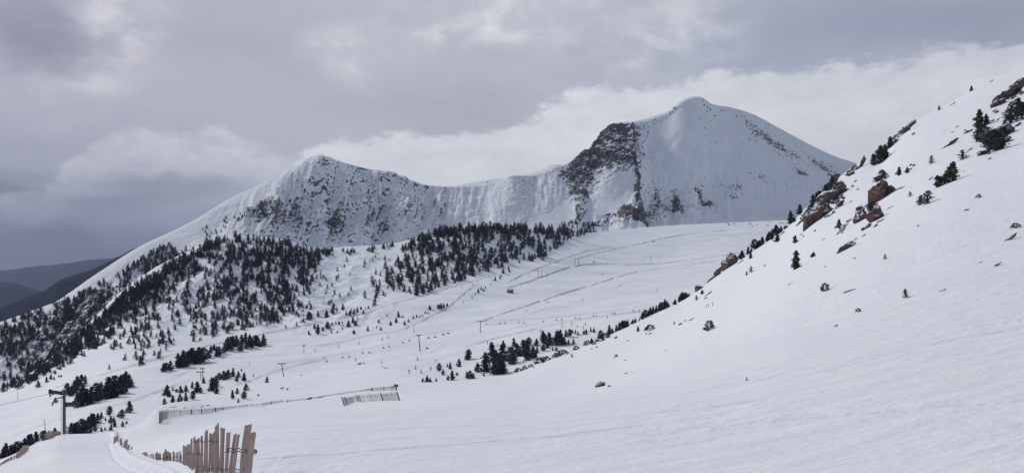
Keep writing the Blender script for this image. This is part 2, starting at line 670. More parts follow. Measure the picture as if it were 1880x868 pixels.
def mat_simple(name, a, bcol, scale=3.0, rough=0.8, metal=0.0, stretch=None, bmp=0.3, island=False):
    m, t, b = new_mat(name)
    tcn = t.n.new('ShaderNodeTexCoord').outputs['Object']
    if stretch:
        tcn = t.vm('MULTIPLY', tcn, stretch)
    f = t.noise(tcn, scale, 5, 0.65)
    f = t.step(f, 0.3, 0.7)
    if island:
        r = geo(t)['Random Per Island']
        f = t.m('MULTIPLY_ADD', f, 0.5, t.m('MULTIPLY', r, 0.5))
    t.put(b.inputs['Base Color'], t.mix(f, a, bcol))
    b.inputs['Roughness'].default_value = rough
    b.inputs['Metallic'].default_value = metal
    b.inputs['Specular IOR Level'].default_value = 0.25
    if bmp: bump(t, b, f, bmp, 0.02)
    return m


M = {
    'near': mat_near_snow(), 'valley': mat_valley_snow(), 'mountain': mat_mountain(), 'hill': mat_hill(),
    'rock_red': mat_rock('reddish_rock', (0.080, 0.052, 0.048), (0.185, 0.118, 0.10), 0.74),
    'rock_dark': mat_rock('dark_rock', (0.07, 0.056, 0.058), (0.135, 0.105, 0.10)),
    'needles': mat_simple('pine_needles', (0.032, 0.041, 0.052), (0.082, 0.093, 0.100), 4.0, 0.9, bmp=0, island=True),
    'needles_near': mat_simple('pine_needles_near', (0.034, 0.040, 0.038), (0.105, 0.108, 0.092), 4.0, 0.9, bmp=0, island=True),
    'bark': mat_simple('pine_bark', (0.05, 0.038, 0.034), (0.11, 0.085, 0.075), 14.0, 0.95, stretch=(1, 1, 0.25)),
    'twig': mat_simple('reddish_twigs', (0.075, 0.034, 0.032), (0.15, 0.07, 0.066), 5.0, 0.9, bmp=0, island=True),
    'wood': mat_simple('weathered_wood', (0.27, 0.19, 0.165), (0.53, 0.42, 0.375), 3.0, 0.85, stretch=(9, 9, 1.0), bmp=0.5, island=True),
    'wood_far': mat_simple('grey_weathered_wood', (0.30, 0.25, 0.245), (0.52, 0.46, 0.45), 3.0, 0.85, stretch=(6, 6, 1.0), bmp=0, island=True),
    'post': mat_simple('dark_wet_post', (0.05, 0.045, 0.045), (0.11, 0.09, 0.09), 6.0, 0.8),
    'wire': mat_simple('rusty_wire', (0.06, 0.045, 0.04), (0.12, 0.09, 0.08), 20.0, 0.6, 0.6, bmp=0),
    'steel': mat_simple('galvanised_steel', (0.10, 0.115, 0.125), (0.17, 0.185, 0.195), 2.0, 0.5, 0.5, stretch=(1, 1, 0.3), bmp=0),
    'dark_steel': mat_simple('dark_steel', (0.035, 0.037, 0.042), (0.07, 0.072, 0.08), 3.0, 0.55, 0.4, bmp=0),
    'cable': mat_simple('steel_cable', (0.18, 0.18, 0.19), (0.28, 0.28, 0.3), 3.0, 0.5, 0.6, bmp=0),
    'track': mat_simple('darker_snow_edge', (0.36, 0.37, 0.41), (0.6, 0.61, 0.66), 0.12, 0.9, bmp=0),  # plain darker snow tone for the track ribbons
    'hut_wall': mat_simple('red_brown_boards', (0.17, 0.075, 0.06), (0.25, 0.12, 0.10), 2.0, 0.8, stretch=(4, 4, 0.5), bmp=0),
    'hut_roof': mat_simple('snow_dusted_roof', (0.25, 0.21, 0.21), (0.55, 0.53, 0.55), 1.0, 0.8, bmp=0),
    'hut_door': mat_simple('dark_door_boards', (0.05, 0.04, 0.04), (0.09, 0.07, 0.07), 2.0, 0.8, bmp=0),
}

# ------------------------------------------------------------------ the ground: near slope
U = make_cols(-700, 2600)
CREST_V = [(-700, 1010), (-300, 930), (0, 843), (30, 830), (62, 815), (90, 803), (115, 797), (160, 795), (205, 792), (235, 784), (262, 774), (290, 752), (315, 742),
           (345, 739), (385, 744), (430, 746), (500, 740), (560, 733), (640, 720), (740, 708), (800, 702), (850, 697), (930, 688),
           (965, 678), (1005, 663), (1050, 646), (1100, 622), (1140, 604), (1180, 586), (1215, 570), (1250, 554), (1285, 530), (1320, 504), (1360, 476),
           (1400, 449), (1440, 421), (1470, 392), (1500, 360), (1530, 334), (1555, 315), (1580, 299), (1615, 280), (1640, 256), (1665, 236), (1700, 213), (1750, 186), (1800, 158), (1840, 138), (1880, 119),
           (1960, 80), (2200, -40), (2600, -220)]
CREST_D = [(-700, 25), (-300, 30), (0, 47), (62, 56), (115, 62), (205, 64), (262, 68), (315, 82), (430, 90), (640, 100), (740, 104), (930, 125), (1100, 160), (1310, 215),
           (1450, 262), (1620, 335), (1880, 430), (2600, 560)]
c_crest = curve(U, CREST_V, CREST_D)
c0 = (np.full(U.shape, 1.8), pchip([-700, 0, 940, 1880, 2600], [-3.0, -2.9, -2.5, -2.0, -1.4], U))
c1 = curve(U, [(-700, 1060), (-300, 985), (-60, 890), (0, 885), (250, 878), (420, 868), (940, 868), (1880, 868), (2600, 860)],
           [(-700, 12), (-300, 15), (0, 19), (250, 17.5), (420, 14), (640, 13), (940, 12), (1300, 11), (1880, 9), (2600, 7)])
c2 = curve(U, [(-700, 1030), (-300, 955), (0, 863), (60, 843), (110, 826), (205, 824), (250, 808), (290, 791), (340, 776), (430, 766), (640, 743), (940, 727), (1100, 690), (1300, 597), (1463, 492), (1600, 410), (1740, 337), (1880, 285), (2600, 0)],
           [(-700, 18), (-300, 23), (0, 36), (60, 40), (110, 43), (205, 47), (250, 52), (290, 58), (340, 66), (430, 74), (640, 84), (940, 60), (1100, 70), (1300, 78), (1463, 86), (1600, 92), (1740, 97), (1880, 100), (2600, 110)])
dd, zz = c_crest
drop = pchip([-700, 200, 940, 1300, 1600, 1880, 2600], [0.45, 0.55, 0.55, 0.55, 0.20, -0.02, -0.02], U)
c5 = (dd * 1.22 + 14, zz - drop * (dd * 0.22 + 14))
c6 = (dd * 1.55 + 70, zz - np.maximum(0.75, drop + 0.2) * (dd * 0.33 + 56) - drop * (dd * 0.22 + 14) - 14)
near = Layer('snow_slope', U, [c0, c1, c2, c_crest, c5, c6], [24, 330, 230, 24, 14], '-qqbp-')
near.row0 = 10
NEAR_CREST_ROW = 24 + 330 + 230
P = near.P
X, Y = P[..., 0].copy(), P[..., 1].copy()
# snow bank that the picket fence stands in, and the groove at its foot
berm = [(203, 812), (212, 835), (236, 853), (275, 868), (330, 890), (420, 930)]
dist, sg, al = seg_dist(near.UU, near.VV, berm)
win = (near.UU > 150) & (near.UU < 520)
sd = dist * -sg      # positive to the right of the groove (fence side)
px = Y / F
hump = np.exp(-((sd - 9) / 8.0) ** 2) * 11.0 - np.exp(-((sd + 3) / 5.0) ** 2) * 5.0
dz = np.where(win, hump, 0) * px * np.clip((near.UU - 190) / 20, 0, 1) * (1 - sstep(near.UU, 310, 375))
# undulation of the slope, wind ripples, sun cups, ski marks
wave = fbm(X / 30, Y / 45, 0, 3, 3) * 0.5 * sstep(Y, 20, 90)
wave += fbm(X / 9.0, Y / 14.0, 0, 3, 9) * 0.16 * sstep(Y, 8, 40)
steep = sstep(near.UU, 1150, 1600) * sstep(Y, 60, 140)
wave += fbm((X + Y * .3) / 16.0, Y / 16.0, 0, 4, 21) * 0.9 * steep
rx, ry = X * 0.94 + Y * 0.34, Y * 0.94 - X * 0.34
wave += fbm(rx / 2.6, ry / 0.55, 0, 3, 31) * 0.016 * (0.3 + sstep(fbm(X / 12, Y / 12, 0, 2, 33), -0.1, 0.3))
patch = sstep(fbm(X / 7, Y / 9, 0, 3, 42), -0.15, 0.35)
wave += fbm(X / 1.3, Y / 1.5, 0, 4, 41, 0.6) * 0.095 * patch + fbm(X / 0.35, Y / 0.35, 0, 2, 43) * 0.012
for k in range(60):                                   # shallow carved ski tracks
    r2 = np.random.default_rng(100 + k)
    x0, y0 = r2.uniform(-8, 40), r2.uniform(8, 75)
    ang, cur = r2.uniform(-0.5, 0.25), r2.uniform(-0.02, 0.02)
    tx = (X - x0) * math.cos(ang) + (Y - y0) * math.sin(ang)
    ty = -(X - x0) * math.sin(ang) + (Y - y0) * math.cos(ang) - cur * tx * tx
    L = r2.uniform(5, 18)
    w = r2.uniform(0.05, 0.11)
    wave -= np.exp(-(ty / w) ** 2) * 0.055 * np.clip(1.2 - np.abs(tx) / L, 0, 1)
fade = np.ones_like(wave)
near.P[..., 2] += dz + wave * fade
near.refresh()
near.build(M['near'])

# ------------------------------------------------------------------ valley with the pistes and the wooded ridge
VROWS = {
    -400: [(130, 1010), (200, 900), (280, 830), (400, 790), (500, 775), (560, 770), (600, 765)],
    0: [(130, 985), (200, 862), (280, 800), (400, 755), (500, 733), (560, 724), (600, 716)],
    120: [(140, 950), (225, 806), (300, 760), (400, 722), (500, 692), (580, 662), (640, 634)],
    250: [(150, 910), (255, 775), (340, 725), (430, 688), (530, 645), (620, 590), (715, 517)],
    340: [(160, 900), (275, 762), (360, 718), (460, 674), (560, 625), (665, 550), (770, 468)],
    430: [(170, 895), (295, 750), (390, 705), (495, 655), (590, 605), (710, 520), (820, 437)],
    505: [(170, 893), (302, 745), (410, 695), (515, 642), (605, 597), (735, 522), (850, 440)],
    580: [(170, 890), (310, 738), (430, 680), (530, 633), (620, 590), (750, 525), (890, 457)],
    700: [(180, 865), (320, 713), (450, 655), (555, 608), (650, 565), (790, 508), (940, 452)],
    840: [(190, 835), (320, 703), (470, 638), (610, 580), (730, 530), (860, 482), (985, 423)],
    950: [(200, 805), (330, 685), (490, 615), (680, 550), (830, 507), (940, 475), (1060, 421)],
    1060: [(220, 792), (380, 645), (560, 582), (760, 532), (950, 492), (1110, 457), (1300, 428)],
    1200: [(240, 765), (450, 602), (640, 552), (850, 514), (1100, 480), (1400, 441), (1700, 416)],
    1400: [(280, 725), (550, 562), (750, 521), (1000, 483), (1300, 450), (1600, 425), (1950, 406)],
    1600: [(300, 705), (600, 552), (850, 511), (1100, 476), (1400, 446), (1700, 421), (2000, 398)],
    2400: [(300, 705), (600, 552), (850, 511), (1100, 476), (1400, 446), (1700, 421), (2000, 398)],
}
UV = make_cols(-400, 2000)
vc = table(UV, VROWS, 'v')
d6, z6 = vc[-1]
vc.append((d6 + 90, z6 - 22 - 18 * sstep(UV, 1150, 1000)))
vc.append((d6 + 330, z6 - 130))
valley = Layer('valley', UV, vc, [24, 70, 90, 90, 80, 90, 24, 10], '-qqqqqbp-')
VCREST = 24 + 70 + 90 + 90 + 80 + 90
X, Y = valley.P[..., 0].copy(), valley.P[..., 1].copy()
uu, vv = valley.UU.copy(), valley.VV.copy()
slope_side = sstep(830 - uu, 0, 250) * sstep(640 - vv, 0, 60)      # the wooded face on the left
und = fbm((X - Y * .25) / 150, Y / 75, 0, 3, 51) * 8.0 * sstep(Y, 220, 520)
und += fbm((X + Y * .3) / 60, Y / 38, 0, 3, 52) * 2.2 * sstep(Y, 200, 400)
und += fbm(X / 40, Y / 55, 0, 5, 53, ridged=True) * 4.5 * slope_side
und += fbm(X / 16, Y / 16, 0, 3, 54) * 0.35
und *= 1 - 0.75 * sstep(np.arange(und.shape[0])[:, None] * np.ones_like(uu), VCREST - 30, VCREST)
valley.P[..., 2] += und
valley.refresh()
rkv = fbm(X / 22, Y / 22, valley.P[..., 2] / 10, 5, 61)
rock_v = sstep(rkv, 0.22, 0.38) * np.clip(slope_side * sstep(300 - uu, -80, 120) * 0.9 + 0.0, 0, 1)
# stony strip at the foot of the right-hand peak
strip = np.exp(-((uu - 1395) / 70) ** 2 - ((vv - 411) / 6) ** 2) + np.exp(-((uu - 1115) / 60) ** 2 - ((vv - 421) / 5) ** 2) * 0.6
rock_v = np.maximum(rock_v, sstep(fbm(X / 14, Y / 30, 0, 4, 63), 0.12, 0.3) * np.clip(strip * 1.4, 0, 1))
valley.build(M['valley'], {'rock': rock_v})

# ------------------------------------------------------------------ the two peaks and the ridge between them
MC_V = [(-400, 770), (-100, 640), (0, 592), (50, 574), (97, 556), (162, 513), (253, 454), (323, 421), (361, 401), (420, 366), (480, 338), (530, 312), (552, 297), (570, 290), (595, 287), (625, 297),
        (665, 308), (720, 318), (760, 333), (800, 341), (840, 343), (890, 339), (925, 327), (945, 322), (975, 322), (1020, 307), (1045, 298), (1062, 283), (1085, 272), (1100, 254), (1110, 240), (1125, 228), (1170, 222),
        (1205, 212), (1222, 206), (1234, 198), (1241, 191), (1250, 184.5), (1262, 180), (1272, 178), (1286, 178.5), (1297, 185), (1306, 191), (1340, 197), (1380, 209), (1430, 235), (1480, 262), (1530, 286), (1560, 296), (1600, 308), (1700, 325), (2000, 340)]
MC_D = [(-400, 1050), (0, 1250), (250, 1450), (420, 1640), (595, 1790), (700, 1900), (840, 2130), (1000, 2250), (1105, 2340), (1280, 2520), (1560, 2720), (2000, 2900)]
MB_V = [(-400, 900), (0, 745), (120, 660), (250, 545), (340, 495), (430, 462), (580, 478), (700, 472), (840, 442), (950, 436), (1050, 438), (1150, 432), (1280, 424), (1450, 412), (1600, 404), (2000, 400)]
MB_D = [(-400, 880), (0, 960), (250, 1150), (430, 1350), (580, 1480), (700, 1560), (840, 1720), (950, 1830), (1050, 1900), (1150, 1960), (1280, 2050), (1450, 2150), (1600, 2250), (2000, 2400)]
UM = make_cols(-400, 2000)
mb = curve(UM, MB_V, MB_D)
mc = curve(UM, MC_V, MC_D)
vb = CY - F * mb[1] / mb[0]; vcst = CY - F * mc[1] / mc[0]
# the left skyline flank is set back behind an arete that comes down from the left summit
AR_V = [(-400, 800), (0, 650), (200, 545), (300, 482), (400, 424), (440, 404), (470, 383), (495, 365), (520, 340), (545, 309), (562, 297), (595, 291)]
arete_v = np.where(UM < 595, pchip(*zip(*AR_V), UM), vcst + 0.08 * (vb - vcst))
arete_d = np.where(UM < 595, mc[0] - pchip([-400, 0, 300, 480, 560, 595], [110, 120, 120, 95, 30, 22], UM), mc[0] - 0.07 * (mc[0] - mb[0]))
ar = (arete_d, (CY - arete_v) / F * arete_d)
mids = []
for s, sv in ((0.30, 0.22), (0.62, 0.55)):
    d = mb[0] + (arete_d - mb[0]) * s
    v = vb + (arete_v - vb) * sv
    mids.append((d, (CY - v) / F * d))
under = (mb[0] - 160, mb[1] - 90)
back1 = (mc[0] + 60, mc[1] - 16)
back2 = (mc[0] + 700, mc[1] - 420)
mount = Layer('mountain', UM, [under, mb, mids[0], mids[1], ar, mc, back1, back2], [8, 95, 110, 130, 46, 10, 8])
uu, vv = mount.UU.copy(), mount.VV.copy()
ROWS = np.arange(mount.P.shape[0])[:, None] * np.ones_like(uu)
CR = 8 + 95 + 110 + 130 + 46


uw = uu + fbm(uu / 26, vv / 26, 3.3, 4, 301, 0.6) * 13
vw = vv + fbm(uu / 26, vv / 26, 8.1, 4, 302, 0.6) * 11


def blobs(lst):
    out = np.zeros_like(uu)
    for (u, v, ru, rv, w, *t) in lst:
        t = rad(t[0]) if t else 0.0
        du, dv = uw - u, vw - v
        a = du * math.cos(t) + dv * math.sin(t)
        b = -du * math.sin(t) + dv * math.cos(t)
        out = out + w * np.exp(-(a / ru) ** 2 - (b / rv) ** 2)
    return out


SM = blobs([(1300, 265, 110, 70, 1.0), (1380, 300, 90, 60, 0.8), (1240, 285, 45, 40, 0.7), (1115, 368, 58, 17, 1.1, -36), (1010, 400, 60, 13, 0.9, -35), (1440, 380, 120, 30, 0.9), (1230, 240, 40, 25, .5), (660, 500, 100, 20, .5)])
SM += sstep(ROWS, CR - 47, CR - 42) * (uu < 560) * 0.7
pw, qw = (uu + uw) / 2, (vv + vw) / 2
WEDGE = in_poly(pw, qw, [(1164, 306), (1161, 330), (1163, 356), (1150, 380), (1120, 392), (1095, 402), (1070, 419), (1061, 416), (1066, 402), (1085, 381), (1105, 358), (1130, 333)])
APRON = in_poly(pw, qw, [(935, 425), (965, 400), (1000, 392), (1030, 378), (1052, 372), (1058, 395), (1054, 425)])
PILLAR = in_poly(uw, vw, [(1158, 288), (1166, 284), (1169, 300), (1173, 330), (1176, 360), (1184, 394), (1168, 399), (1163, 360), (1161, 330), (1164, 306), (1158, 292)])
RIBS = in_poly(uw, vw, [(1128, 396), (1150, 386), (1178, 398), (1202, 408), (1188, 416), (1160, 412), (1140, 408)]) | in_poly(uw, vw, [(1072, 412), (1095, 404), (1112, 416), (1090, 420), (1075, 418)])
SM = np.where(WEDGE | APRON, 1.0, np.clip(SM, 0, 1))
CL = np.clip(blobs([(1125, 245, 32, 22, 1.0), (1098, 275, 40, 26, 1.0), (1140, 285, 42, 34, 1.0), (1072, 315, 30, 30, 1.0), (1066, 350, 20, 38, 1.0), (1066, 398, 14, 28, 1.0, 12), (1170, 350, 8, 34, .8, -4), (1165, 400, 38, 10, .6, 22)]), 0, 1)
FACE = blobs([(640, 380, 160, 75, 1.0), (840, 385, 150, 45, 0.16), (1000, 345, 60, 40, .2), (1340, 290, 150, 80, .25), (1250, 375, 100, 36, .6), (1400, 345, 80, 25, .5), (1150, 400, 60, 25, .7), (200, 590, 260, 80, .9), (490, 410, 60, 40, .6)])
FACE = np.clip(FACE, 0, 1) * (1 - SM * 0.85)
P0 = mount.P.copy()
X, Y, Z = P0[..., 0], P0[..., 1], P0[..., 2]
env = sstep(ROWS, 0, 20) * (1 - 0.85 * sstep(ROWS, CR - 26, CR - 2)) * (1 - sstep(ROWS, CR + 1, CR + 4) * 0.3)
# ribs and gullies run down the faces: noise drawn out along the fall line, splaying from the summits
fan = X + (Z - 60) * 0.10 + 0.18 * (uu - 640) / 300 * (160 - Z)
rib = fbm(fan / 62, Z / 260, 0, 4, 71, 0.55, ridged=True)
rib2 = fbm(fan / 21, Z / 70, 3, 4, 72, 0.6, ridged=True)
facet = np.abs(fbm(X / 70 + 3, Z / 90, 0.5, 3, 95, 0.5)) * -2.2 + np.abs(fbm((X + Z) / 34, (Z - X * .3) / 46, 0.5, 3, 96, 0.5)) * -1.0
rough = fbm(X / 26, Y / 26, Z / 15, 5, 73, 0.62)
disp = (rib * 30 + rib2 * 9.0 + facet * 16) * FACE + rough * 8.5 * np.clip(FACE + 0.12, 0, 1)
crag = fbm(X / 48, Y / 48, Z / 30, 6, 74, 0.62, ridged=True)
disp += crag * 22 * CL * (1 - SM)
disp += rough * 1.6 * (1 - SM) + fbm(X / 120, Y / 120, Z / 120, 3, 75) * 7
disp += fbm(X / 34, Y / 60, Z / 34, 4, 79) * 2.0 * SM * 0.6

RIGHT = np.clip(blobs([(1330, 300, 190, 95, 1.0)]), 0, 1) * sstep(vv, 225, 300)
ang0 = (uu - 1278) / (np.maximum(vv, 160) - 130)
disp += (fbm(ang0 * 4.5, (vv - 140) / 160, 2, 4, 86, 0.55, ridged=True) * 5 + fbm(ang0 * 11, (vv - 140) / 60, 2, 3, 87, 0.55) * 4) * RIGHT
disp += fbm(X / 18, Y / 30, Z / 12, 4, 88) * 3.0 * np.exp(-((CR - ROWS) / 22.0) ** 2) * (uu > 600)

def sculpt(poly, amp, wl, wr):
    """a rib that stands out of the face towards the valley, steeper on one side"""
    d, s, al = seg_dist(uu, vv, poly)
    w = np.where(s > 0, wl, wr)
    return amp * np.exp(-(d / w) ** 2)
push = sculpt([(1168, 305), (1172, 345), (1183, 400)], 50, 75, 14)
push += sculpt([(1168, 250), (1150, 300), (1090, 365), (1060, 420)], 16, 26, 26)
push += sculpt([(1283, 182), (1235, 300), (1220, 400)], 34, 60, 60)
push += sculpt([(595, 292), (560, 350), (480, 392)], 22, 26, 26)
push += sculpt([(595, 292), (625, 360), (650, 440)], 26, 32, 32) + sculpt([(720, 320), (742, 370), (785, 430)], 34, 26, 26)
push -= sculpt([(660, 320), (680, 380), (690, 440)], 22, 24, 24) + sculpt([(545, 340), (560, 400), (575, 450)], 18, 20, 20)
push += sculpt([(940, 324), (930, 370), (915, 415)], 20, 26, 26)
N0 = mount.normals()
if N0[CR - 60, 700, 2] < 0: N0 = -N0
mount.P = P0 + N0 * (disp * env)[..., None]
mount.P[..., 1] -= push * env
mount.P[..., 0] -= push * env * (uu - CX) / F
mount.refresh()

DENS = blobs([
    (488, 388, 26, 20, .62), (478, 372, 12, 10, .3), (612, 410, 18, 20, .62), (620, 428, 20, 22, .35), (700, 412, 14, 30, .5), (545, 412, 10, 30, .42), (520, 405, 40, 25, .25), (600, 440, 100, 16, .2), (730, 435, 60, 15, .22),
    (640, 375, 120, 55, .06), (770, 375, 60, 40, .14), (815, 372, 24, 26, .22), (900, 365, 60, 24, .16), (960, 345, 30, 22, .3), (1025, 322, 30, 18, .45), (1000, 365, 35, 25, .25),
    (597, 300, 45, 10, .32), (700, 330, 60, 14, .28), (935, 324, 18, 6, .4),
    (230, 560, 220, 50, .75, -38), (60, 650, 90, 50, .45, -35),
    (1178, 240, 30, 14, .38), (1230, 205, 14, 8, .4), (1205, 362, 8, 24, .75, -15), (1242, 370, 9, 20, .75, -20), (1280, 358, 7, 18, .7, -25), (1302, 374, 12, 8, .85), (1225, 385, 40, 10, .45), (1160, 402, 34, 9, .55, 25), (1125, 405, 30, 10, .6, 20), (1190, 395, 20, 8, .6, 20), (1090, 414, 24, 7, .6),
    (1345, 345, 26, 10, .58, 15), (1395, 328, 40, 8, .58, 22), (1430, 275, 65, 14, .55, 33), (1470, 318, 22, 5, .75, 25), (1515, 310, 34, 14, .58, 35), (1340, 365, 22, 8, .5), (1400, 250, 40, 8, .25, 35), (1240, 375, 9, 12, .25)])
DENS += PILLAR * 0.5 + RIBS * 0.3 + blobs([(1238, 197, 6, 8, .4), (1305, 190, 9, 5, .3), (1200, 222, 34, 9, .25), (1135, 236, 22, 8, .3)])
DENS += CL * 0.56 + blobs([(1110, 290, 30, 22, .2), (1140, 240, 26, 12, .2)])
DENS -= blobs([(1112, 372, 52, 13, 1.3, -36), (1010, 402, 50, 10, .9, -35), (1085, 330, 12, 14, .3), (1120, 268, 14, 10, .3)])
DENS = np.where(WEDGE, np.minimum(DENS, 0) - 0.1, np.where(APRON, np.minimum(DENS, 0) - 0.6, DENS))
nf = mount.normals()
if nf[CR - 60, 700, 2] < 0: nf = -nf
steepness = 1 - nf[..., 2]
X, Y, Z = mount.P[..., 0], mount.P[..., 1], mount.P[..., 2]
ledge = fbm((X - Z * 0.5) / 42, Y / 60, (Z + X * 0.45) / 15, 5, 89, 0.58)
bed = fbm((X + Z * 0.8) / 14, Y / 30, (Z - X * 0.35) / 7.0, 5, 76, 0.62)
fine = fbm(X / 5.5, Y / 14, Z / 4.0, 3, 78, 0.6)
ang = (uu - 1280) / (vv - 140)
streak = fbm(ang * 9, (vv - 140) / 55, 1, 4, 85, 0.62)
spk = fbm(fan / 9, Y / 40, Z / 16, 4, 77, 0.62)
spk = spk * (1 - sstep(uu, 1180, 1230)) + streak * sstep(uu, 1180, 1230)
q = bed * 0.62 + spk * 0.62 + fine * (1.0 - 0.75 * CL) + ledge * CL * 0.95 + (steepness - 0.33) * 0.75 + np.clip(DENS, 0, 1) * 0.92
rock_m = sstep(q, 0.46, 0.58) * (1 - sstep(ROWS, CR - 1, CR + 1))
rock_m *= 1 - 0.45 * np.clip(blobs([(1390, 300, 130, 70, 1.0)]), 0, 1)
rock_m *= np.where((uu < 545) & (ROWS > CR - 44), 0.25, 1.0)
mount.build(M['mountain'], {'rock': rock_m})

# white ridge that shows over the saddle, lit from behind
UB = np.arange(740, 1160, 2.0)
bc = curve(UB, [(740, 380), (800, 352), (832, 342), (870, 334), (905, 329), (950, 324), (985, 314), (1020, 302), (1035, 303), (1060, 320), (1160, 420)], [(740, 3000), (1160, 3200)])
bb = (bc[0] - 520, bc[1] - 330)
bk = (bc[0] + 400, bc[1] - 120)
ridge = Layer('ridge', UB, [bb, bc, bk], [24, 12])
X, Y = ridge.P[..., 0], ridge.P[..., 1]
ridge.P[..., 2] += fbm(X / 90, Y / 90, 0, 4, 81) * 5
ridge.build(M['mountain'], {'rock': sstep(fbm(X / 40, Y / 40, 0, 4, 82), 0.25, 0.4)})

# far hills, beyond the open end of the valley
def hill(name, pv, d, depth, drop, amp, seed):
    UH = np.arange(-460, pv[-1][0], 4.0)
    h = curve(UH, pv, [(-460, d), (pv[-1][0], d)])
    lo = (h[0] - depth, h[1] - drop)
    md = (h[0] - depth * 0.45, h[1] - drop * 0.5)
    bk = (h[0] + depth, h[1] - drop)
    L = Layer(name, UH, [lo, md, h, bk], [26, 30, 14])
    X, Y = L.P[..., 0], L.P[..., 1]
    L.P[..., 2] += fbm(X / (depth * .35), Y / (depth * .35), 0, 5, seed, 0.5) * amp
    L.build(M['hill'])
hill('hills', [(-460, 640), (0, 566), (42, 547), (77, 534), (110, 512), (155, 499), (181, 489), (206, 476.5), (223, 470), (241, 460), (269, 450), (283, 443), (301, 433), (320, 426), (345, 418), (400, 430), (480, 470)], 2700, 700, 330, 16, 91)
hill('hills', [(-460, 540), (-200, 520), (0, 518), (26, 520), (48, 527), (71, 535), (120, 552), (300, 610), (520, 640)], 6000, 1500, 420, 22, 92)
hill('hills', [(-460, 520), (-200, 508), (0, 497), (65, 489), (129, 483), (168, 476), (206, 474), (260, 478), (420, 500), (700, 520)], 11000, 2600, 500, 40, 93)
gm = mesh_from('ground', [(-14000, 300, -1350), (14000, 300, -1350), (14000, 14500, -1350), (-14000, 14500, -1350)], [(0, 1, 2, 3)])
tag(link('ground', gm, None, M['hill']), kind='structure')

# ------------------------------------------------------------------ trees
def tree_shape(seed, clumps, per, leaf, width, kind='cone', sides=5, limbs=False, squash=1.0):
    """unit-height tree: (trunk verts, faces), (crown verts, quads)"""
    r = np.random.default_rng(seed)
    t0 = {'cone': 0.07, 'round': 0.16, 'bush': 0.02, 'ragged': 0.06}[kind]
    lobes = r.uniform(0.72, 1.2, 7)
    bend = r.normal(0, 0.03, 2)
    centres = []
    n = clumps
    for i in range(n):
        t = (i + r.uniform(0, 1)) / n
        if kind == 'cone': R = width * (1 - t) ** 0.75 * min(1, 0.55 + t / 0.25)
        elif kind == 'ragged': R = width * (1 - t) ** 0.6 * (0.6 + 0.45 * math.sin(t * 19 + seed)) * min(1, 0.6 + t / 0.2)
        elif kind == 'round': R = width * 1.15 * math.sqrt(max(0.02, 1 - (2 * t - 0.85) ** 2 * 0.85))
        else: R = width * 1.5 * math.sqrt(max(0.03, 1 - t * t))
        a = i * 2.4 + r.normal(0, 0.5)
        rr = R * lobes[int(a / 0.9) % 7] * r.uniform(0.35, 1.0) ** 0.6
        z = t0 + (0.97 - t0) * t - 0.03 * rr
        centres.append((rr * math.cos(a) + bend[0] * t, rr * math.sin(a) + bend[1] * t, z, 0.35 + 0.65 * (1 - t)))
    C = np.array(centres)
    k = n * per
    c = np.repeat(C, per, axis=0)
    sp = (0.10 if kind in ('round', 'bush') else 0.085) * (18.0 / n) ** 0.33 * (0.30 + 0.95 * (c[:, 3:4] - 0.35) / 0.65 * (0.85 if kind != 'round' else 0.6) + (0.25 if kind in ('round', 'bush') else 0.0))
    p = c[:, :3] + r.normal(0, 1, (k, 3)) * sp * np.array((1, 1, 0.62))
    p[:, 2] = np.maximum(p[:, 2], 0.015)
    p[:, 2] = np.minimum(p[:, 2], 1.0)
    d1 = r.normal(0, 1, (k, 3)); d1[:, 2] = d1[:, 2] * 0.6 + 0.35
    out = p - np.array((0, 0, 0.5)); out[:, 2] = 0
    d1 += out * 4
    d1 /= np.linalg.norm(d1, axis=1, keepdims=True)
    d2 = np.cross(d1, r.normal(0, 1, (k, 3))); d2 /= np.linalg.norm(d2, axis=1, keepdims=True) + 1e-9
    s = leaf * r.uniform(0.6, 1.3, (k, 1)) * (0.6 + 0.5 * c[:, 3:4])
    a = d1 * s; b = d2 * s * 0.42
    cv = np.stack([p - a * .5 - b * .4, p - a * .3 + b, p + a, p + a * .2 - b], axis=1).reshape(-1, 3)
    cf = np.arange(k * 4).reshape(k, 4)
    m = MB()
    top = 0.88 if kind != 'bush' else 0.35
    m.tube([(0, 0, -0.08), (bend[0] * .2, bend[1] * .2, 0.2 * top), (bend[0] * .6, bend[1] * .6, 0.6 * top), (bend[0], bend[1], top)],
           [0.028, 0.022, 0.014, 0.005], sides)
    if limbs:
        for (x, y, z, q) in centres[::3]:
            m.tube([(bend[0] * z, bend[1] * z, max(0.02, z - 0.05)), (x, y, z)], [0.008, 0.003], 4)
    return (m.v, m.f), (cv, cf)


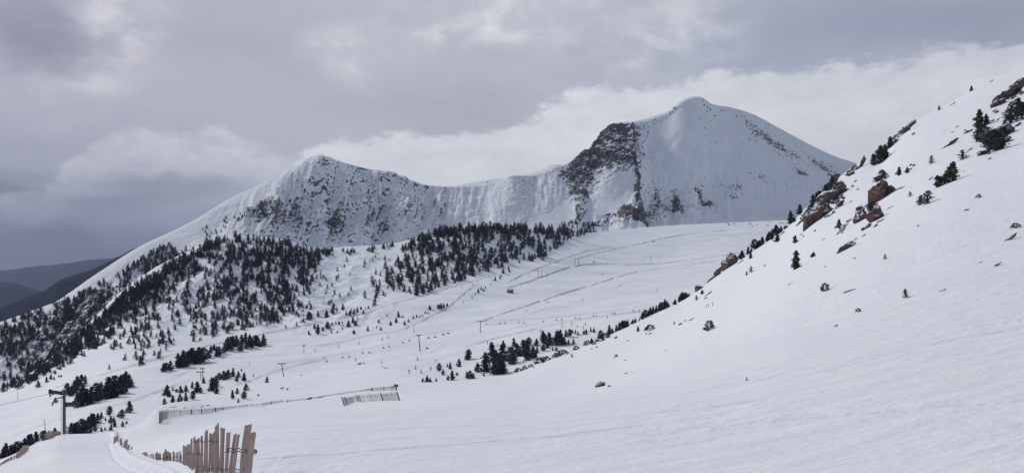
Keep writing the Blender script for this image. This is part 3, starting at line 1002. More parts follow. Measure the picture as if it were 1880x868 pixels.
PROTO = {}
def proto(cls, i):
    key = (cls, i)
    if key not in PROTO:
        kinds = ['cone', 'cone', 'ragged', 'cone', 'round', 'ragged']
        kd = kinds[i % 6]
        if cls == 'near': kd = ['ragged', 'ragged', 'cone', 'ragged', 'round', 'cone'][i % 6]
        if cls == 'near': a = tree_shape(300 + i, 60, 44, 0.046, 0.215 + 0.03 * (i % 3), kd, 8, True)
        elif cls == 'mid': a = tree_shape(400 + i, 34, 18, 0.078, 0.19 + 0.025 * (i % 4), kd, 6, False)
        elif cls == 'bush': a = tree_shape(500 + i, 42, 34, 0.085, 0.42 + 0.05 * (i % 3), 'bush', 6, True)
        elif cls == 'twig': a = tree_shape(600 + i, 44, 16, 0.13, 0.5, 'bush', 5, True)
        elif cls == 'sparse': a = tree_shape(700 + i, 22, 14, 0.075, 0.26, 'ragged', 6, True)
        else: a = tree_shape(800 + i, 16, 8, 0.12, 0.15 + 0.02 * (i % 4), kd, 4, False)
        (tv, tf), (cv, cf) = a
        if cls == 'twig': crown_mat, nm = M['twig'], 'twigs'
        elif cls in ('near', 'sparse'): crown_mat, nm = M['needles_near'], 'crown'
        else: crown_mat, nm = M['needles'], 'crown'
        tm = mesh_from('trunk', tv, tf, True); tm.materials.append(M['bark'])
        cm = mesh_from(nm, cv, cf); cm.materials.append(crown_mat)
        PROTO[key] = (tm, cm, nm)
    return PROTO[key]


def plant(name, p, h, label, cat, group, cls, i, wide=1.0, lean=None, sink=0.03):
    tm, cm, nm = proto(cls, i)
    o = empty(name, (p[0], p[1], p[2] - sink * h))
    o.rotation_euler = (lean[0] if lean else 0, lean[1] if lean else 0, random.uniform(0, 6.28))
    o.scale = (h * wide, h * wide, h)
    tag(o, label, cat, group)
    link('trunk' if cat == 'tree' else 'stem', tm, o)
    link(nm, cm, o)
    return o


ORD = ('first second third fourth fifth sixth seventh eighth ninth tenth eleventh twelfth thirteenth fourteenth fifteenth sixteenth seventeenth '
       'eighteenth nineteenth twentieth').split()
def place_word(i, n):
    """place along a row counted from its nearer end"""
    if n == 1: return ''
    if i == 0: return 'leftmost'
    if i == n - 1: return 'rightmost'
    if i < n - 1 - i: return ORD[i] + ' from left'
    return ORD[n - 1 - i] + ' from right'


N_TREES = 0
def tree_row(lst, ox, oy, sc, where, group, layer, cls='mid', wide=1.0, kind='pine'):
    """trees measured in an enlarged view: (x, y of the foot, height)"""
    global N_TREES
    rows = sorted((ox + x / sc, oy + y / sc, h / sc) for (x, y, h, *_) in lst)
    hs = sorted(h for _, _, h in rows)
    n = len(rows)
    half = math.ceil(n / 2)
    for i, (u, v, h) in enumerate(rows):
        p = layer.at(u, v)
        hm = h * p[1] / F
        q = hs.index(h) / max(1, n - 1)
        size = 'tall' if q > 0.72 else ('low' if q < 0.28 else 'mid-sized')
        w = place_word(i, n)
        lab = f'{size} dark {kind} {where}' + (f', {w}' if w else '')
        plant('pine_tree', p, hm * 1.14, lab, 'tree', group, cls, (i * 5 + n) % 6, (0.45 + 0.65 * wide) * random.uniform(0.8, 1.15))
        N_TREES += 1


V, NR = valley, near
# trees beyond the brow of the near slope
c6 = [(50, 640, 90), (145, 760, 80), (220, 760, 170), (290, 660, 170), (330, 790, 210), (350, 640, 60), (400, 520, 60), (395, 660, 150), (300, 780, 120), (405, 780, 110), (375, 770, 120),
      (465, 680, 150), (490, 690, 120), (505, 510, 75), (540, 610, 115), (345, 700, 110)]
tree_row(c6, 850, 540, 5.37, 'in the clump behind the snow brow', 'pines in the left half of the brow clump', V, 'mid', 1.5)
c6b = [(600, 610, 150), (640, 650, 180), (650, 500, 70), (690, 630, 110), (730, 580, 60), (720, 620, 50), (725, 500, 60), (785, 450, 85), (805, 480, 90), (790, 560, 60), (835, 530, 60), (855, 500, 115), (885, 555, 35), (920, 470, 100),
       (945, 480, 110), (965, 500, 135), (920, 560, 35), (995, 490, 60)]
tree_row(c6b, 850, 540, 5.37, 'in the right part of the brow clump', 'pines in the right half of the brow clump', V, 'mid', 1.45)
c6c = [(1015, 420, 65), (1050, 420, 72), (1080, 380, 30), (1110, 390, 40), (1135, 405, 40), (1040, 495, 50), (1090, 490, 52), (1160, 410, 20), (1190, 400, 40), (1215, 395, 50), (1260, 370, 45), (1290, 375, 42)]
tree_row(c6c, 850, 540, 5.37, 'scattered up the snow gully', 'small pines up the gully behind the brow', V, 'mid', 1.15)
tree_row([(70, 830, 75), (105, 825, 45), (205, 805, 30)], 850, 540, 5.37, 'peeping over the brow left of the clump', 'bushy pines at the brow', V, 'mid', 1.5)
brow = [(1270, 450, 45), (1360, 420, 78), (1440, 385, 95), (1475, 370, 50), (1510, 352, 65), (1540, 335, 75), (1570, 320, 80), (1595, 302, 68), (1625, 280, 60), (1670, 262, 45), (1700, 244, 42)]
tree_row(brow, 850, 540, 5.37, 'in the lower row on the slope edge', 'pines in the lower row along the slope edge', NR, 'near', 1.25)
brow2 = [(320, 555, 20), (345, 530, 55), (370, 515, 60), (390, 500, 45), (410, 490, 60), (430, 480, 60), (455, 470, 55), (480, 462, 60), (500, 450, 60), (520, 440, 75), (545, 420, 50), (555, 440, 25)]
tree_row(brow2, 1100, 460, 4.34, 'in the dense middle row on the slope edge', 'pines in the dense row along the slope edge', NR, 'near', 1.3)
brow3 = [(600, 385, 30), (607, 430, 42), (640, 405, 45), (660, 390, 50), (665, 350, 60), (685, 360, 50), (700, 350, 35), (717, 330, 25)]
tree_row(brow3, 1100, 460, 4.34, 'in the bushy knot on the slope edge', 'pines in the bushy knot on the slope edge', NR, 'near', 1.6)
brow4 = [(350, 485, 65), (405, 435, 58), (425, 497, 55), (430, 430, 30), (460, 400, 78), (487, 385, 55), (475, 415, 40), (520, 372, 62), (560, 335, 60), (575, 330, 65), (600, 330, 65), (595, 350, 35), (632, 295, 78), (640, 365, 62), (668, 275, 45), (700, 255, 30), (716, 248, 18),
         (750, 215, 95), (772, 205, 40), (820, 145, 75)]
tree_row(brow4, 1280, 360, 4.34, 'on the slope edge below the outcrop', 'pines on the slope edge below the outcrop', NR, 'near', 1.35)
# scattered on the pistes
c7 = [(430, 265, 35), (510, 260, 80), (480, 212, 40), (445, 273, 18), (560, 238, 36), (600, 208, 56), (640, 182, 28), (675, 168, 22), (705, 178, 30), (735, 165, 16), (790, 195, 52), (830, 158, 48), (875, 125, 20), (855, 185, 42), (840, 262, 34), (635, 250, 26), (688, 250, 20), (735, 220, 18), (740, 190, 16), (865, 150, 16)]
tree_row(c7, 480, 560, 4.947, 'in the loose group below the cat track', 'pines in the loose group below the cat track', V, 'mid', 1.35)
c7b = [(965, 235, 42), (1045, 205, 20), (1085, 228, 28), (1065, 162, 28), (1175, 185, 38), (1225, 160, 46), (1245, 106, 48), (1285, 115, 22), (1300, 182, 36), (1335, 152, 26), (1380, 122, 26), (1410, 110, 26), (1438, 108, 20), (1460, 102, 16), (1488, 75, 20), (1515, 80, 20), (1530, 40, 36), (1140, 100, 20)]
tree_row(c7b, 480, 560, 4.947, 'strung out between the two cat tracks', 'pines between the two cat tracks', V, 'mid', 1.3)
c7c = [(1610, 35, 40), (1630, 30, 46), (1655, 22, 38), (1685, 10, 30)]
tree_row(c7c, 480, 560, 4.947, 'in the tight knot above the lower track', 'pines in the knot above the lower track', V, 'mid', 1.2)
c7d = [(1615, 600, 68), (1650, 632, 50), (1715, 580, 58), (1690, 560, 30), (1795, 560, 70), (1735, 678, 78), (1775, 640, 28), (1870, 498, 64), (1505, 695, 52), (1465, 695, 36), (1535, 698, 40), (1588, 692, 30), (1868, 660, 55), (1693, 678, 38)]
tree_row(c7d, 480, 560, 4.947, 'scattered left of the brow clump', 'pines scattered left of the brow clump', V, 'mid', 1.3)
c7e = [(320, 85, 34), (365, 60, 18), (380, 95, 18), (430, 135, 75), (450, 110, 40), (515, 102, 52), (590, 112, 62), (645, 82, 64), (740, 42, 52), (770, 88, 34), (800, 88, 38), (830, 78, 16), (870, 66, 46), (905, 45, 30), (925, 78, 34), (945, 35, 18), (970, 30, 28), (410, 30, 30), (450, 40, 50)]
tree_row(c7e, 480, 560, 4.947, 'loosely scattered above the cat track', 'pines scattered above the cat track', V, 'mid', 1.25)
c5 = [(165, 785, 25), (200, 750, 24), (237, 728, 52), (272, 695, 36), (297, 712, 28), (318, 680, 26), (380, 635, 20), (430, 590, 46), (485, 570, 40), (500, 545, 20), (520, 505, 50), (580, 460, 36), (590, 495, 40), (405, 600, 20)]
tree_row(c5, 840, 420, 6.2, 'in the diagonal line up the piste', 'small pines in a diagonal line up the piste', V, 'mid', 1.2)
tree_row([(1510, 300, 38)], 500, 660, 6.714, 'behind the end of the short fence', None, NR, 'mid', 1.3)
# three wooded bands low on the left
c8 = [(30, 680, 95), (60, 695, 55), (95, 630, 32), (95, 752, 70), (165, 742, 75), (175, 655, 66), (225, 735, 80), (225, 642, 60), (285, 608, 60), (290, 722, 82), (345, 655, 105), (400, 558, 55), (330, 640, 60), (10, 770, 60), (130, 650, 35)]
tree_row(c8, 300, 600, 5.42, 'in the lower group above the mid fence', 'pines in the lower group above the mid fence', V, 'mid', 1.35)
c8b = [(480, 635, 120), (505, 610, 100), (530, 590, 95), (555, 535, 75), (600, 525, 85), (625, 515, 70), (650, 510, 80), (690, 492, 78), (530, 662, 65), (730, 545, 55), (748, 500, 55), (800, 535, 75), (775, 437, 24), (690, 712, 80), (735, 665, 58), (800, 715, 72), (822, 628, 62), (745, 750, 35), (1030, 552, 58), (895, 490, 20)]
tree_row(c8b, 300, 600, 5.42, 'in the group below the two-armed mast', 'pines in the group left of the middle pylon', V, 'mid', 1.35)
c8c = [(0, 445, 80), (35, 440, 80), (70, 430, 90), (150, 402, 130), (180, 390, 110), (210, 395, 150), (235, 370, 120), (260, 350, 110), (280, 345, 130), (300, 350, 130), (325, 365, 120), (350, 365, 150), (375, 350, 110), (410, 345, 130), (455, 305, 65), (470, 255, 66), (505, 235, 60)]
tree_row(c8c, 300, 600, 5.42, 'in the left half of the long band', 'pines in the left half of the long band', V, 'mid', 1.25)
c8d = [(530, 295, 95), (560, 285, 85), (600, 265, 66), (625, 210, 80), (650, 235, 125), (675, 215, 110), (700, 195, 100), (730, 190, 100), (765, 245, 80), (780, 165, 85), (815, 150, 90), (830, 212, 70), (855, 170, 90), (880, 205, 95), (910, 180, 90), (935, 185, 90), (960, 195, 50), (1000, 185, 105)]
tree_row(c8d, 300, 600, 5.42, 'in the right half of the long band', 'pines in the right half of the long band', V, 'mid', 1.25)
c0a = [(570, 200, 90), (605, 215, 80), (625, 190, 100), (655, 165, 110), (690, 130, 90), (722, 92, 50), (650, 312, 120), (685, 300, 110), (715, 290, 150), (745, 280, 120), (775, 282, 130), (805, 270, 150), (835, 255, 120), (860, 180, 80), (900, 240, 130), (930, 225, 160), (960, 232, 175), (1000, 200, 120), (1030, 195, 150), (1075, 145, 125), (1100, 135, 95)]
tree_row(c0a, 0, 680, 4.617, 'in the lowest band behind the big pylon', 'pines in the low band behind the big pylon', V, 'mid', 1.2)
c0b = [(325, 140, 55), (395, 98, 46), (430, 70, 40), (465, 30, 32), (458, 78, 26), (500, 55, 22), (520, 52, 18), (445, 292, 26), (470, 270, 40)]
tree_row(c0b, 0, 680, 4.617, 'alone on the open snow far left', 'lone pines on the open snow far left', V, 'mid', 1.3)
c0c = [(600, 535, 85), (625, 540, 90), (650, 535, 95), (690, 535, 118), (720, 530, 100), (745, 500, 100), (775, 480, 110), (800, 460, 90), (830, 445, 80), (860, 405, 52), (925, 382, 75), (1030, 405, 70), (1000, 392, 30), (895, 425, 28), (940, 442, 55), (965, 432, 36), (970, 475, 50), (940, 505, 52), (860, 515, 34), (770, 530, 45), (805, 515, 42), (1040, 475, 45), (1072, 450, 26), (1100, 355, 90), (892, 505, 26)]
tree_row(c0c, 0, 680, 4.617, 'in the thicket right of the pylon foot', 'pines in the thicket right of the pylon foot', V, 'mid', 1.3)
c0d = [(25, 745, 90), (50, 735, 110), (85, 720, 85), (115, 705, 75), (145, 695, 90), (180, 680, 70), (210, 660, 80), (235, 645, 95), (270, 620, 80), (300, 600, 78), (360, 585, 70), (415, 545, 36), (465, 530, 46), (380, 560, 50)]
tree_row(c0d, 0, 680, 4.617, 'in the dark thicket at bottom left', 'pines in the dark thicket at the lower left edge', V, 'mid', 1.5)

# ------------------------------------------------------------------ the woods
def scatter(poly, n, hpx, layer, clump=0.0, sc=(22, 30), seed=1, crest=False):
    r = np.random.default_rng(seed)
    xs = [p[0] for p in poly]; ys = [p[1] for p in poly]
    out = []
    guard = 0
    while len(out) < n and guard < 60:
        guard += 1
        u = r.uniform(min(xs), max(xs), 4000); v = r.uniform(min(ys), max(ys), 4000)
        ok = in_poly(u, v, poly)
        if clump:
            nz = fbm((u - (v - 400) * 0.25) / sc[0], v / sc[1], seed * 3.1, 3, 200 + seed)
            ok &= (nz + r.uniform(-0.12, 0.12, 4000)) > (clump - 0.5)
        for a, b in zip(u[ok], v[ok]):
            if len(out) >= n: break
            out.append((a, b, hpx * r.uniform(0.6, 1.25)))
    res = []
    for (a, b, h) in out:
        p = layer.at(a, b)
        res.append((p, h * p[1] / F))
    return res


def wood(name, pts, label, seed):
    """one mesh of very many trees, each with its own trunk and crown"""
    r = np.random.default_rng(seed)
    vs, fs, mi = [], [], []
    o = 0
    for (p, h) in pts:
        tm, cm, _ = proto('far', int(r.integers(0, 6)))
        a = r.uniform(0, 6.28); w = r.uniform(0.9, 1.3)
        ca, sa = math.cos(a), math.sin(a)
        for k, (me) in enumerate((tm, cm)):
            key = ('np', me.name)
            if key not in PROTO:
                co = np.empty(len(me.vertices) * 3); me.vertices.foreach_get('co', co)
                PROTO[key] = (co.reshape(-1, 3), [tuple(q.vertices) for q in me.polygons if len(q.vertices) == 4])
            co, fc = PROTO[key]
            q = np.empty_like(co)
            q[:, 0] = (co[:, 0] * ca - co[:, 1] * sa) * h * w + p[0]
            q[:, 1] = (co[:, 0] * sa + co[:, 1] * ca) * h * w + p[1]
            q[:, 2] = co[:, 2] * h + p[2] - 0.03 * h
            vs.append(q)
            f = np.array(fc) + o
            fs.append(f); mi.append(np.full(len(f), k))
            o += len(co)
    me = mesh_from(name, np.concatenate(vs), np.concatenate(fs), False, np.concatenate(mi))
    ob = link(name, me)
    me.materials.append(M['bark']); me.materials.append(M['needles'])
    return tag(ob, label, 'wood', None, 'stuff')


ridge_wood = scatter([(738, 458), (800, 432), (870, 423), (920, 421), (985, 425), (1042, 430), (1052, 436), (1028, 456), (1000, 478), (945, 484), (905, 497), (880, 507), (830, 522), (790, 538), (755, 545), (728, 530), (724, 492)], 700, 12.3, V, 0.43, (9, 24), 1)
ridge_wood += scatter([(742, 452), (800, 427), (870, 420), (920, 418), (985, 421), (1045, 427), (1040, 433), (980, 429), (920, 426), (870, 428), (800, 438), (748, 462)], 170, 13, V, 0.3, (14, 20), 2)
ridge_wood += scatter([(1030, 412), (1062, 402), (1100, 410), (1098, 420), (1062, 420), (1035, 424)], 36, 7.5, mount, 0, (14, 20), 3)
ridge_wood += scatter([(1040, 424), (1095, 420), (1092, 426), (1060, 436), (1044, 436)], 30, 9, V, 0, (14, 20), 4)
wood('forest', ridge_wood, 'dense dark pine wood on the central ridge crest', 5)
left = scatter([(404, 440), (430, 435), (470, 440), (520, 444), (580, 461), (588, 478), (560, 488), (500, 492), (440, 480), (380, 492), (330, 520), (260, 570), (180, 640), (90, 690), (0, 722), (0, 712), (100, 650), (180, 582), (250, 520), (330, 476)], 800, 11, V, 0.36, (16, 20), 6)
left += scatter([(588, 478), (570, 545), (520, 590), (430, 612), (340, 632), (270, 640), (205, 640), (195, 610), (260, 560), (330, 515), (440, 478), (520, 490)], 640, 11, V, 0.47, (13, 34), 7)
left += scatter([(430, 440), (520, 448), (588, 470), (565, 560), (500, 600), (420, 610), (400, 540)], 290, 11.5, V, 0.47, (12, 36), 16)
left += scatter([(0, 718), (60, 690), (120, 640), (170, 596), (250, 525), (330, 475), (405, 441), (400, 452), (320, 500), (250, 556), (180, 618), (110, 672), (40, 712)], 420, 12, V, 0.15, (30, 30), 8)
left += scatter([(200, 640), (300, 612), (330, 640), (270, 668), (200, 690), (150, 690)], 26, 13, V, 0.4, (24, 30), 9)
wood('forest', left, 'dark pine wood covering the left ridge above the cat track', 6)
mid = scatter([(575, 480), (640, 474), (722, 470), (728, 540), (700, 560), (620, 585), (560, 600), (500, 606), (560, 540)], 62, 8, V, 0.47, (40, 30), 10)
mid += scatter([(580, 458), (640, 462), (700, 453), (735, 446), (735, 454), (690, 462), (640, 470), (590, 472)], 70, 8.5, V, 0.45, (30, 12), 11)
mid += scatter([(690, 500), (735, 470), (745, 545), (700, 560), (665, 575), (640, 590)], 34, 12, V, 0.45, (20, 30), 12)
wood('forest', mid, 'thin scatter of small pines between the two dense woods', 7)
flank = scatter([(110, 562), (200, 512), (300, 452), (345, 462), (300, 490), (230, 528), (180, 570), (120, 610), (90, 600)], 420, 9.5, mount, 0.43, (24, 18), 13)
flank += scatter([(0, 597), (60, 574), (110, 556), (160, 540), (130, 590), (70, 625), (30, 650), (0, 650)], 330, 10, mount, 0.2, (30, 30), 14)
flank += scatter([(0, 640), (60, 620), (200, 560), (330, 480), (400, 430), (395, 445), (300, 510), (180, 590), (60, 700), (0, 712)], 330, 8.5, mount, 0.44, (24, 18), 15)
flank += scatter([(340, 440), (420, 396), (490, 364), (500, 372), (450, 404), (380, 440)], 34, 6, mount, 0, (24, 18), 17)
wood('forest', flank, 'dark pines scattered over the far left mountain flank', 8)

# ------------------------------------------------------------------ rocks and bushes of the near slope
def ico(sub):
    bm = bmesh.new()
    bmesh.ops.create_icosphere(bm, subdivisions=sub, radius=1)
    v = np.array([q.co[:] for q in bm.verts]); f = [tuple(x.index for x in p.verts) for p in bm.faces]
    bm.free()
    return v, np.array(f)
ICO = {k: ico(k) for k in (2, 3, 4)}


def boulder(seed, sub=3, cuts=13, rough=0.10):
    r = np.random.default_rng(seed)
    v, f = ICO[sub]
    v = v.copy()
    for _ in range(cuts):
        n = r.normal(0, 1, 3); n /= np.linalg.norm(n)
        d = r.uniform(0.45, 0.85)
        s = v @ n - d
        v -= np.where(s > 0, s, 0)[:, None] * n
    nn = fbm(v[:, 0] * 1.7 + seed, v[:, 1] * 1.7, v[:, 2] * 2.6, 4, seed % 97, 0.6)
    n2 = fbm(v[:, 0] * 3.1 + seed, v[:, 1] * 3.1, v[:, 2] * 5.5, 3, seed % 89, 0.6, ridged=True)
    return v * (1 + rough * 2.2 * nn[:, None] + 0.12 * n2[:, None]), f


def outcrop(u, v, w, h, label, mat='rock_red', tilt=-35, n=4, group=None, layer=None, seed=0, name='rock_outcrop', deep=0.8, lift=0.15):
    """rock standing out of the slope: centre (u,v), w along the tilt and h across it, in photo pixels"""
    layer = layer or near
    p = layer.at(u, v + h * 0.25)
    s = p[1] / F
    r = np.random.default_rng(seed + int(u * 7 + v))
    big = 1.25 if w > 16 else 1.1
    W_, H_ = w * s / 2 * big, h * s / 2 * big
    a = rad(-tilt)
    ax = np.array((math.cos(a), 0.18, math.sin(a))); ax /= np.linalg.norm(ax)
    up = np.array((-math.sin(a), -0.25, math.cos(a))); up -= ax * (up @ ax); up /= np.linalg.norm(up)
    dp = np.cross(ax, up)
    vs, fs = [], []
    o = 0
    for k in range(n):
        bv, bf = boulder(int(r.integers(1, 9999)), 4 if max(w, h) > 24 and n < 5 else 3)
        t = (k + 0.5) / n * 2 - 1 if n > 1 else 0
        t += r.uniform(-0.12, 0.12) if n > 1 else 0
        sc = (1.0 if n == 1 else r.uniform(0.75, 1.25) * (1.7 / n) ** 0.75)
        q = (bv[:, 0:1] * ax * W_ * sc * 1.05 + bv[:, 1:2] * dp * deep * max(min(W_, H_ * 1.4), 0.3 * W_) * sc + bv[:, 2:3] * up * H_ * (1.0 if n == 1 else r.uniform(0.75, 1.2) * 0.85))
        q = q + ax * W_ * t * 0.72 + up * H_ * (0 if n == 1 else r.uniform(-0.3, 0.35))
        vs.append(q); fs.append(bf + o); o += len(q)
    base = np.array((p[0], p[1], p[2] + H_ * lift + h * 0.25 * s * 0.6))
    me = mesh_from(name, np.concatenate(vs), np.concatenate(fs), False)
    ob = link(name, me, None, M[mat])
    ob.location = base
    tag(ob, label, 'rock', group)
    return ob


# the larger outcrops, each seen well
outcrop(1497, 398, 66, 34, 'large brown rock slab with ochre foot at the slope edge', tilt=-42, n=4, seed=1)
outcrop(1512, 374, 44, 28, 'dark brown rock block directly above the ochre slab', 'rock_dark', -38, 3, seed=2)
outcrop(1528, 336, 34, 15, 'narrow dark rock rib below the skyline notch', 'rock_dark', -50, 3, seed=3)
outcrop(1537, 354, 26, 24, 'dark rock right of the block above the ochre slab', 'rock_dark', -30, 2, seed=4)
outcrop(1540, 378, 26, 11, 'thin dark rock ledge under the upper blocks', 'rock_dark', -60, 3, seed=5)
outcrop(1473, 405, 24, 6, 'low ragged rock strip left of the ochre slab', 'rock_dark', -42, 3, seed=6)
outcrop(1620, 355, 44, 36, 'big isolated reddish outcrop on the open slope', 'rock_red', -8, 3, seed=7)
outcrop(1617, 327, 22, 16, 'small dark rock cap above the big isolated outcrop', 'rock_dark', -15, 2, seed=8)
outcrop(1607, 397, 30, 28, 'reddish rock lump below the big isolated outcrop', 'rock_red', -35, 3, seed=9)
outcrop(1580, 402, 26, 14, 'brown rock left of the reddish lump', 'rock_red', -40, 3, seed=10)
outcrop(1591, 417, 18, 9, 'low flat rock at the foot of the reddish lump', 'rock_dark', -38, 2, seed=11)
outcrop(1574, 385, 20, 7, 'thin dark rock rib above the brown rock', 'rock_dark', -50, 3, seed=12)
outcrop(1543, 424, 28, 10, 'pointed rock spike leaning uphill below the outcrops', 'rock_dark', -48, 2, seed=13)
outcrop(1554, 453, 34, 17, 'wedge shaped pinkish boulder with snow on its back', 'rock_red', -36, 1, seed=14)
outcrop(1578, 306, 30, 9, 'dark rock rib at the skyline beside leaning pines', 'rock_dark', -58, 4, seed=15)
outcrop(1564, 319, 14, 8, 'small dark rock under the skyline rib', 'rock_dark', -50, 2, seed=16)
outcrop(1340, 476, 26, 20, 'tall reddish rock tower on the lower slope edge', 'rock_red', -62, 2, seed=17, lift=0.5)
outcrop(1318, 497, 18, 12, 'smaller pointed reddish rock beside the tower', 'rock_red', -55, 2, seed=18, lift=0.5)
outcrop(1305, 511, 18, 5, 'flat dark ledge left of the pointed red rock', 'rock_dark', -40, 2, seed=19)
outcrop(1284, 529, 18, 12, 'rounded brown boulder at the slope edge above the bushy pines', 'rock_red', -30, 1, seed=20)
outcrop(1850, 174, 78, 20, 'long dark rock ridge near the top of the right slope', 'rock_dark', -34, 6, seed=21)
outcrop(1832, 190, 26, 15, 'brown boulder at the lower end of the long dark ridge', 'rock_red', -34, 2, seed=22)
outcrop(1838, 243, 48, 24, 'overhanging dark rock beside the double pine', 'rock_dark', -22, 3, seed=23)
outcrop(1806, 281, 24, 11, 'dark rock at the foot of the overhanging rock', 'rock_dark', -25, 3, seed=24)
outcrop(1742, 266, 44, 7, 'ragged diagonal strip of rocks on the upper slope', 'rock_dark', -35, 6, seed=25)
outcrop(1779, 241, 16, 6, 'small rock at the upper end of the diagonal strip', 'rock_dark', -30, 2, seed=26)
outcrop(1666, 239, 34, 10, 'dark rocks on the skyline above the leaning pines', 'rock_dark', -42, 4, seed=27)
outcrop(1640, 262, 24, 10, 'dark broken rock on the skyline left of the snow lip', 'rock_dark', -42, 3, seed=28)
outcrop(1105, 706, 20, 10, 'reddish boulder alone in the open snow, with stones beside it', 'rock_red', -14, 1, seed=29, lift=0.3)
outcrop(1119, 708, 7, 4, 'small reddish stone right of the lone boulder', 'rock_red', -10, 1, seed=30)
outcrop(725, 707, 14, 6, 'reddish rock under the little pine behind the short fence', 'rock_red', -10, 2, seed=32)
# small stones, dark slivers in the snow
stones = [(1559, 534, 20, 4, 'long flat dark sliver beside the dense round bush', -14), (1534, 598, 9, 3, 'small dark sliver low on the slope below the dense round bush', -28), (1851, 439, 26, 5, 'largest dark sliver near the right edge of the slope', -32), (1829, 487, 18, 4, 'two-tone dark sliver below the largest sliver', -28), (1800, 481, 12, 2.5, 'thin dark sliver left of the two-tone sliver', -25), (1730, 533, 13, 2.5, 'thin dark sliver right of the ragged small pine', -15),
          (1569, 474, 7, 3, 'small dark stone under the wedge shaped boulder', -25), (1775, 385, 10, 4, 'small brown stone below the pine with the shadow', -15), (1686, 414, 6, 2.5, 'tiny dark stone right of the reddish lump', -30), (1511, 440, 8, 3, 'small dark stone left of the wedge shaped boulder', -40), (1515, 489, 5, 2.5, 'tiny stone above the dense round bush', -30), (1250, 594, 8, 4, 'dark stone on the lower slope left of the dark shrub', -25), (1270, 586, 11, 2.5, 'thin flat stone above the dark shrub', -20), (1258, 589, 5, 2.5, 'tiny stone between the dark stone and the thin one', -20),
          (1222, 642, 4, 2, 'tiny stone low in the open snow', -10), (1150, 684, 7, 2.2, 'thin dark sliver above the lone boulder', -15), (1160, 683, 4, 2, 'tiny speck of rock right of the sliver above the boulder', -15), (1086, 640, 5, 3, 'small stone below the pink bushes', -20), (1095, 637, 5, 3, 'small dark stone right of the pink bush group', -20), (1152, 625, 6, 2.5, 'small stone left of the pale pink bush', -15), (1131, 619, 7, 4.5, 'dark rounded stone under the slope edge pines', -15), (1194, 612, 6, 3, 'small dark stone under the pink shrub', -20), (1187, 612, 5, 3, 'small grey stone under the little pine', -35), (1148, 661, 5, 2, 'thin stone under the tufted shrub', -10), (980, 674, 5, 2.5, 'tiny dark stone at the brow edge', -15), (1300, 540, 16, 4, 'flat dark sliver under the rounded brown boulder', -35), (1296, 547, 8, 3, 'dark stone below the flat sliver', -30), (1435, 430, 14, 3, 'dark sliver under the slope edge pines', -38), (1360, 480, 14, 3, 'long dark sliver right of the rock tower', -35),
          (1451, 520, 12, 1.8, 'hair-thin dark line of rock below the lone pine', -25), (1404, 487, 5, 3, 'dark stone left of the lone pine', -40), (1655, 345, 14, 4, 'small dark rock right of the big isolated outcrop', -20), (1633, 381, 14, 3, 'thin dark ledge right of the reddish lump', -30), (1618, 405, 12, 3, 'dark ledge at the right foot of the reddish lump', -30), (1747, 192, 14, 4, 'dark stones on the skyline snow lip', -36), (1820, 150, 10, 2.5, 'thin dark stone on the upper skyline', -32), (1830, 206, 10, 5, 'small dark rock under the long ridge', -30), (1857, 190, 13, 5, 'dark rock right of the brown boulder', -45), (1757, 233, 9, 2.5, 'thin stone above the diagonal strip', -30), (1748, 243, 6, 2.5, 'tiny stone left of the strip', -25), (1668, 312, 16, 4, 'low dark rock under the two small pines', -30), (1647, 317, 10, 3, 'dark ledge left of the two small pines', -30)]
for (u, v, w, h, lab, t) in stones:
    outcrop(u, v, w, h, lab, 'rock_dark', t, 1 if w < 12 else 2, 'small dark stones in the snow of the right slope', seed=3, name='rock', deep=0.9, lift=0.25)
for (u, v, w, h, lab) in [(660, 667, 8, 3.5, 'elongated dark rock on the piste left of the fallen pole'), (668, 666, 4, 2.5, 'small stone right of the elongated piste rock'), (518, 712, 6, 4, 'leaning dark stone above the long fence, left one of two'), (527.5, 714, 4, 4, 'leaning dark stone above the long fence, right one of two'), (784, 639, 6, 2.5, 'flat dark rock at the foot of the tall middle pylon'), (590, 728, 14, 4, 'dark flat rock behind the long fence'), (568, 730, 12, 4, 'low dark rock in the gap of the long fence'), (474, 725, 5, 4, 'round dark stone on the piste below the lone pine'), (595, 657, 5, 2.5, 'dark stone at the end of the lift line'), (553, 688, 4, 2, 'tiny dark stone right of the middle pylon'), (1090, 481, 6, 3, 'dark stone right of the twin upper masts')]:
    lay = near if v > 723 and u > 540 else valley
    outcrop(u, v, w, h, lab, 'rock_dark', -20, 1, None, lay, seed=4, name='rock', deep=0.9, lift=0.4)
for i, (x, y, w, h) in enumerate([(290, 447, 90, 14), (465, 455, 40, 16), (597, 452, 35, 14), (708, 437, 50, 14), (800, 425, 50, 16)]):
    outcrop(280 + x / 7.833, 690 + y / 7.833, w / 7.833, h / 7.833, f'dark rock showing through the snow mound above the fence, {place_word(i, 5)} of five', 'rock_dark', -6, 2, 'rocks on the snow mound above the long fence', near, seed=5, name='rock', deep=0.9, lift=0.6)

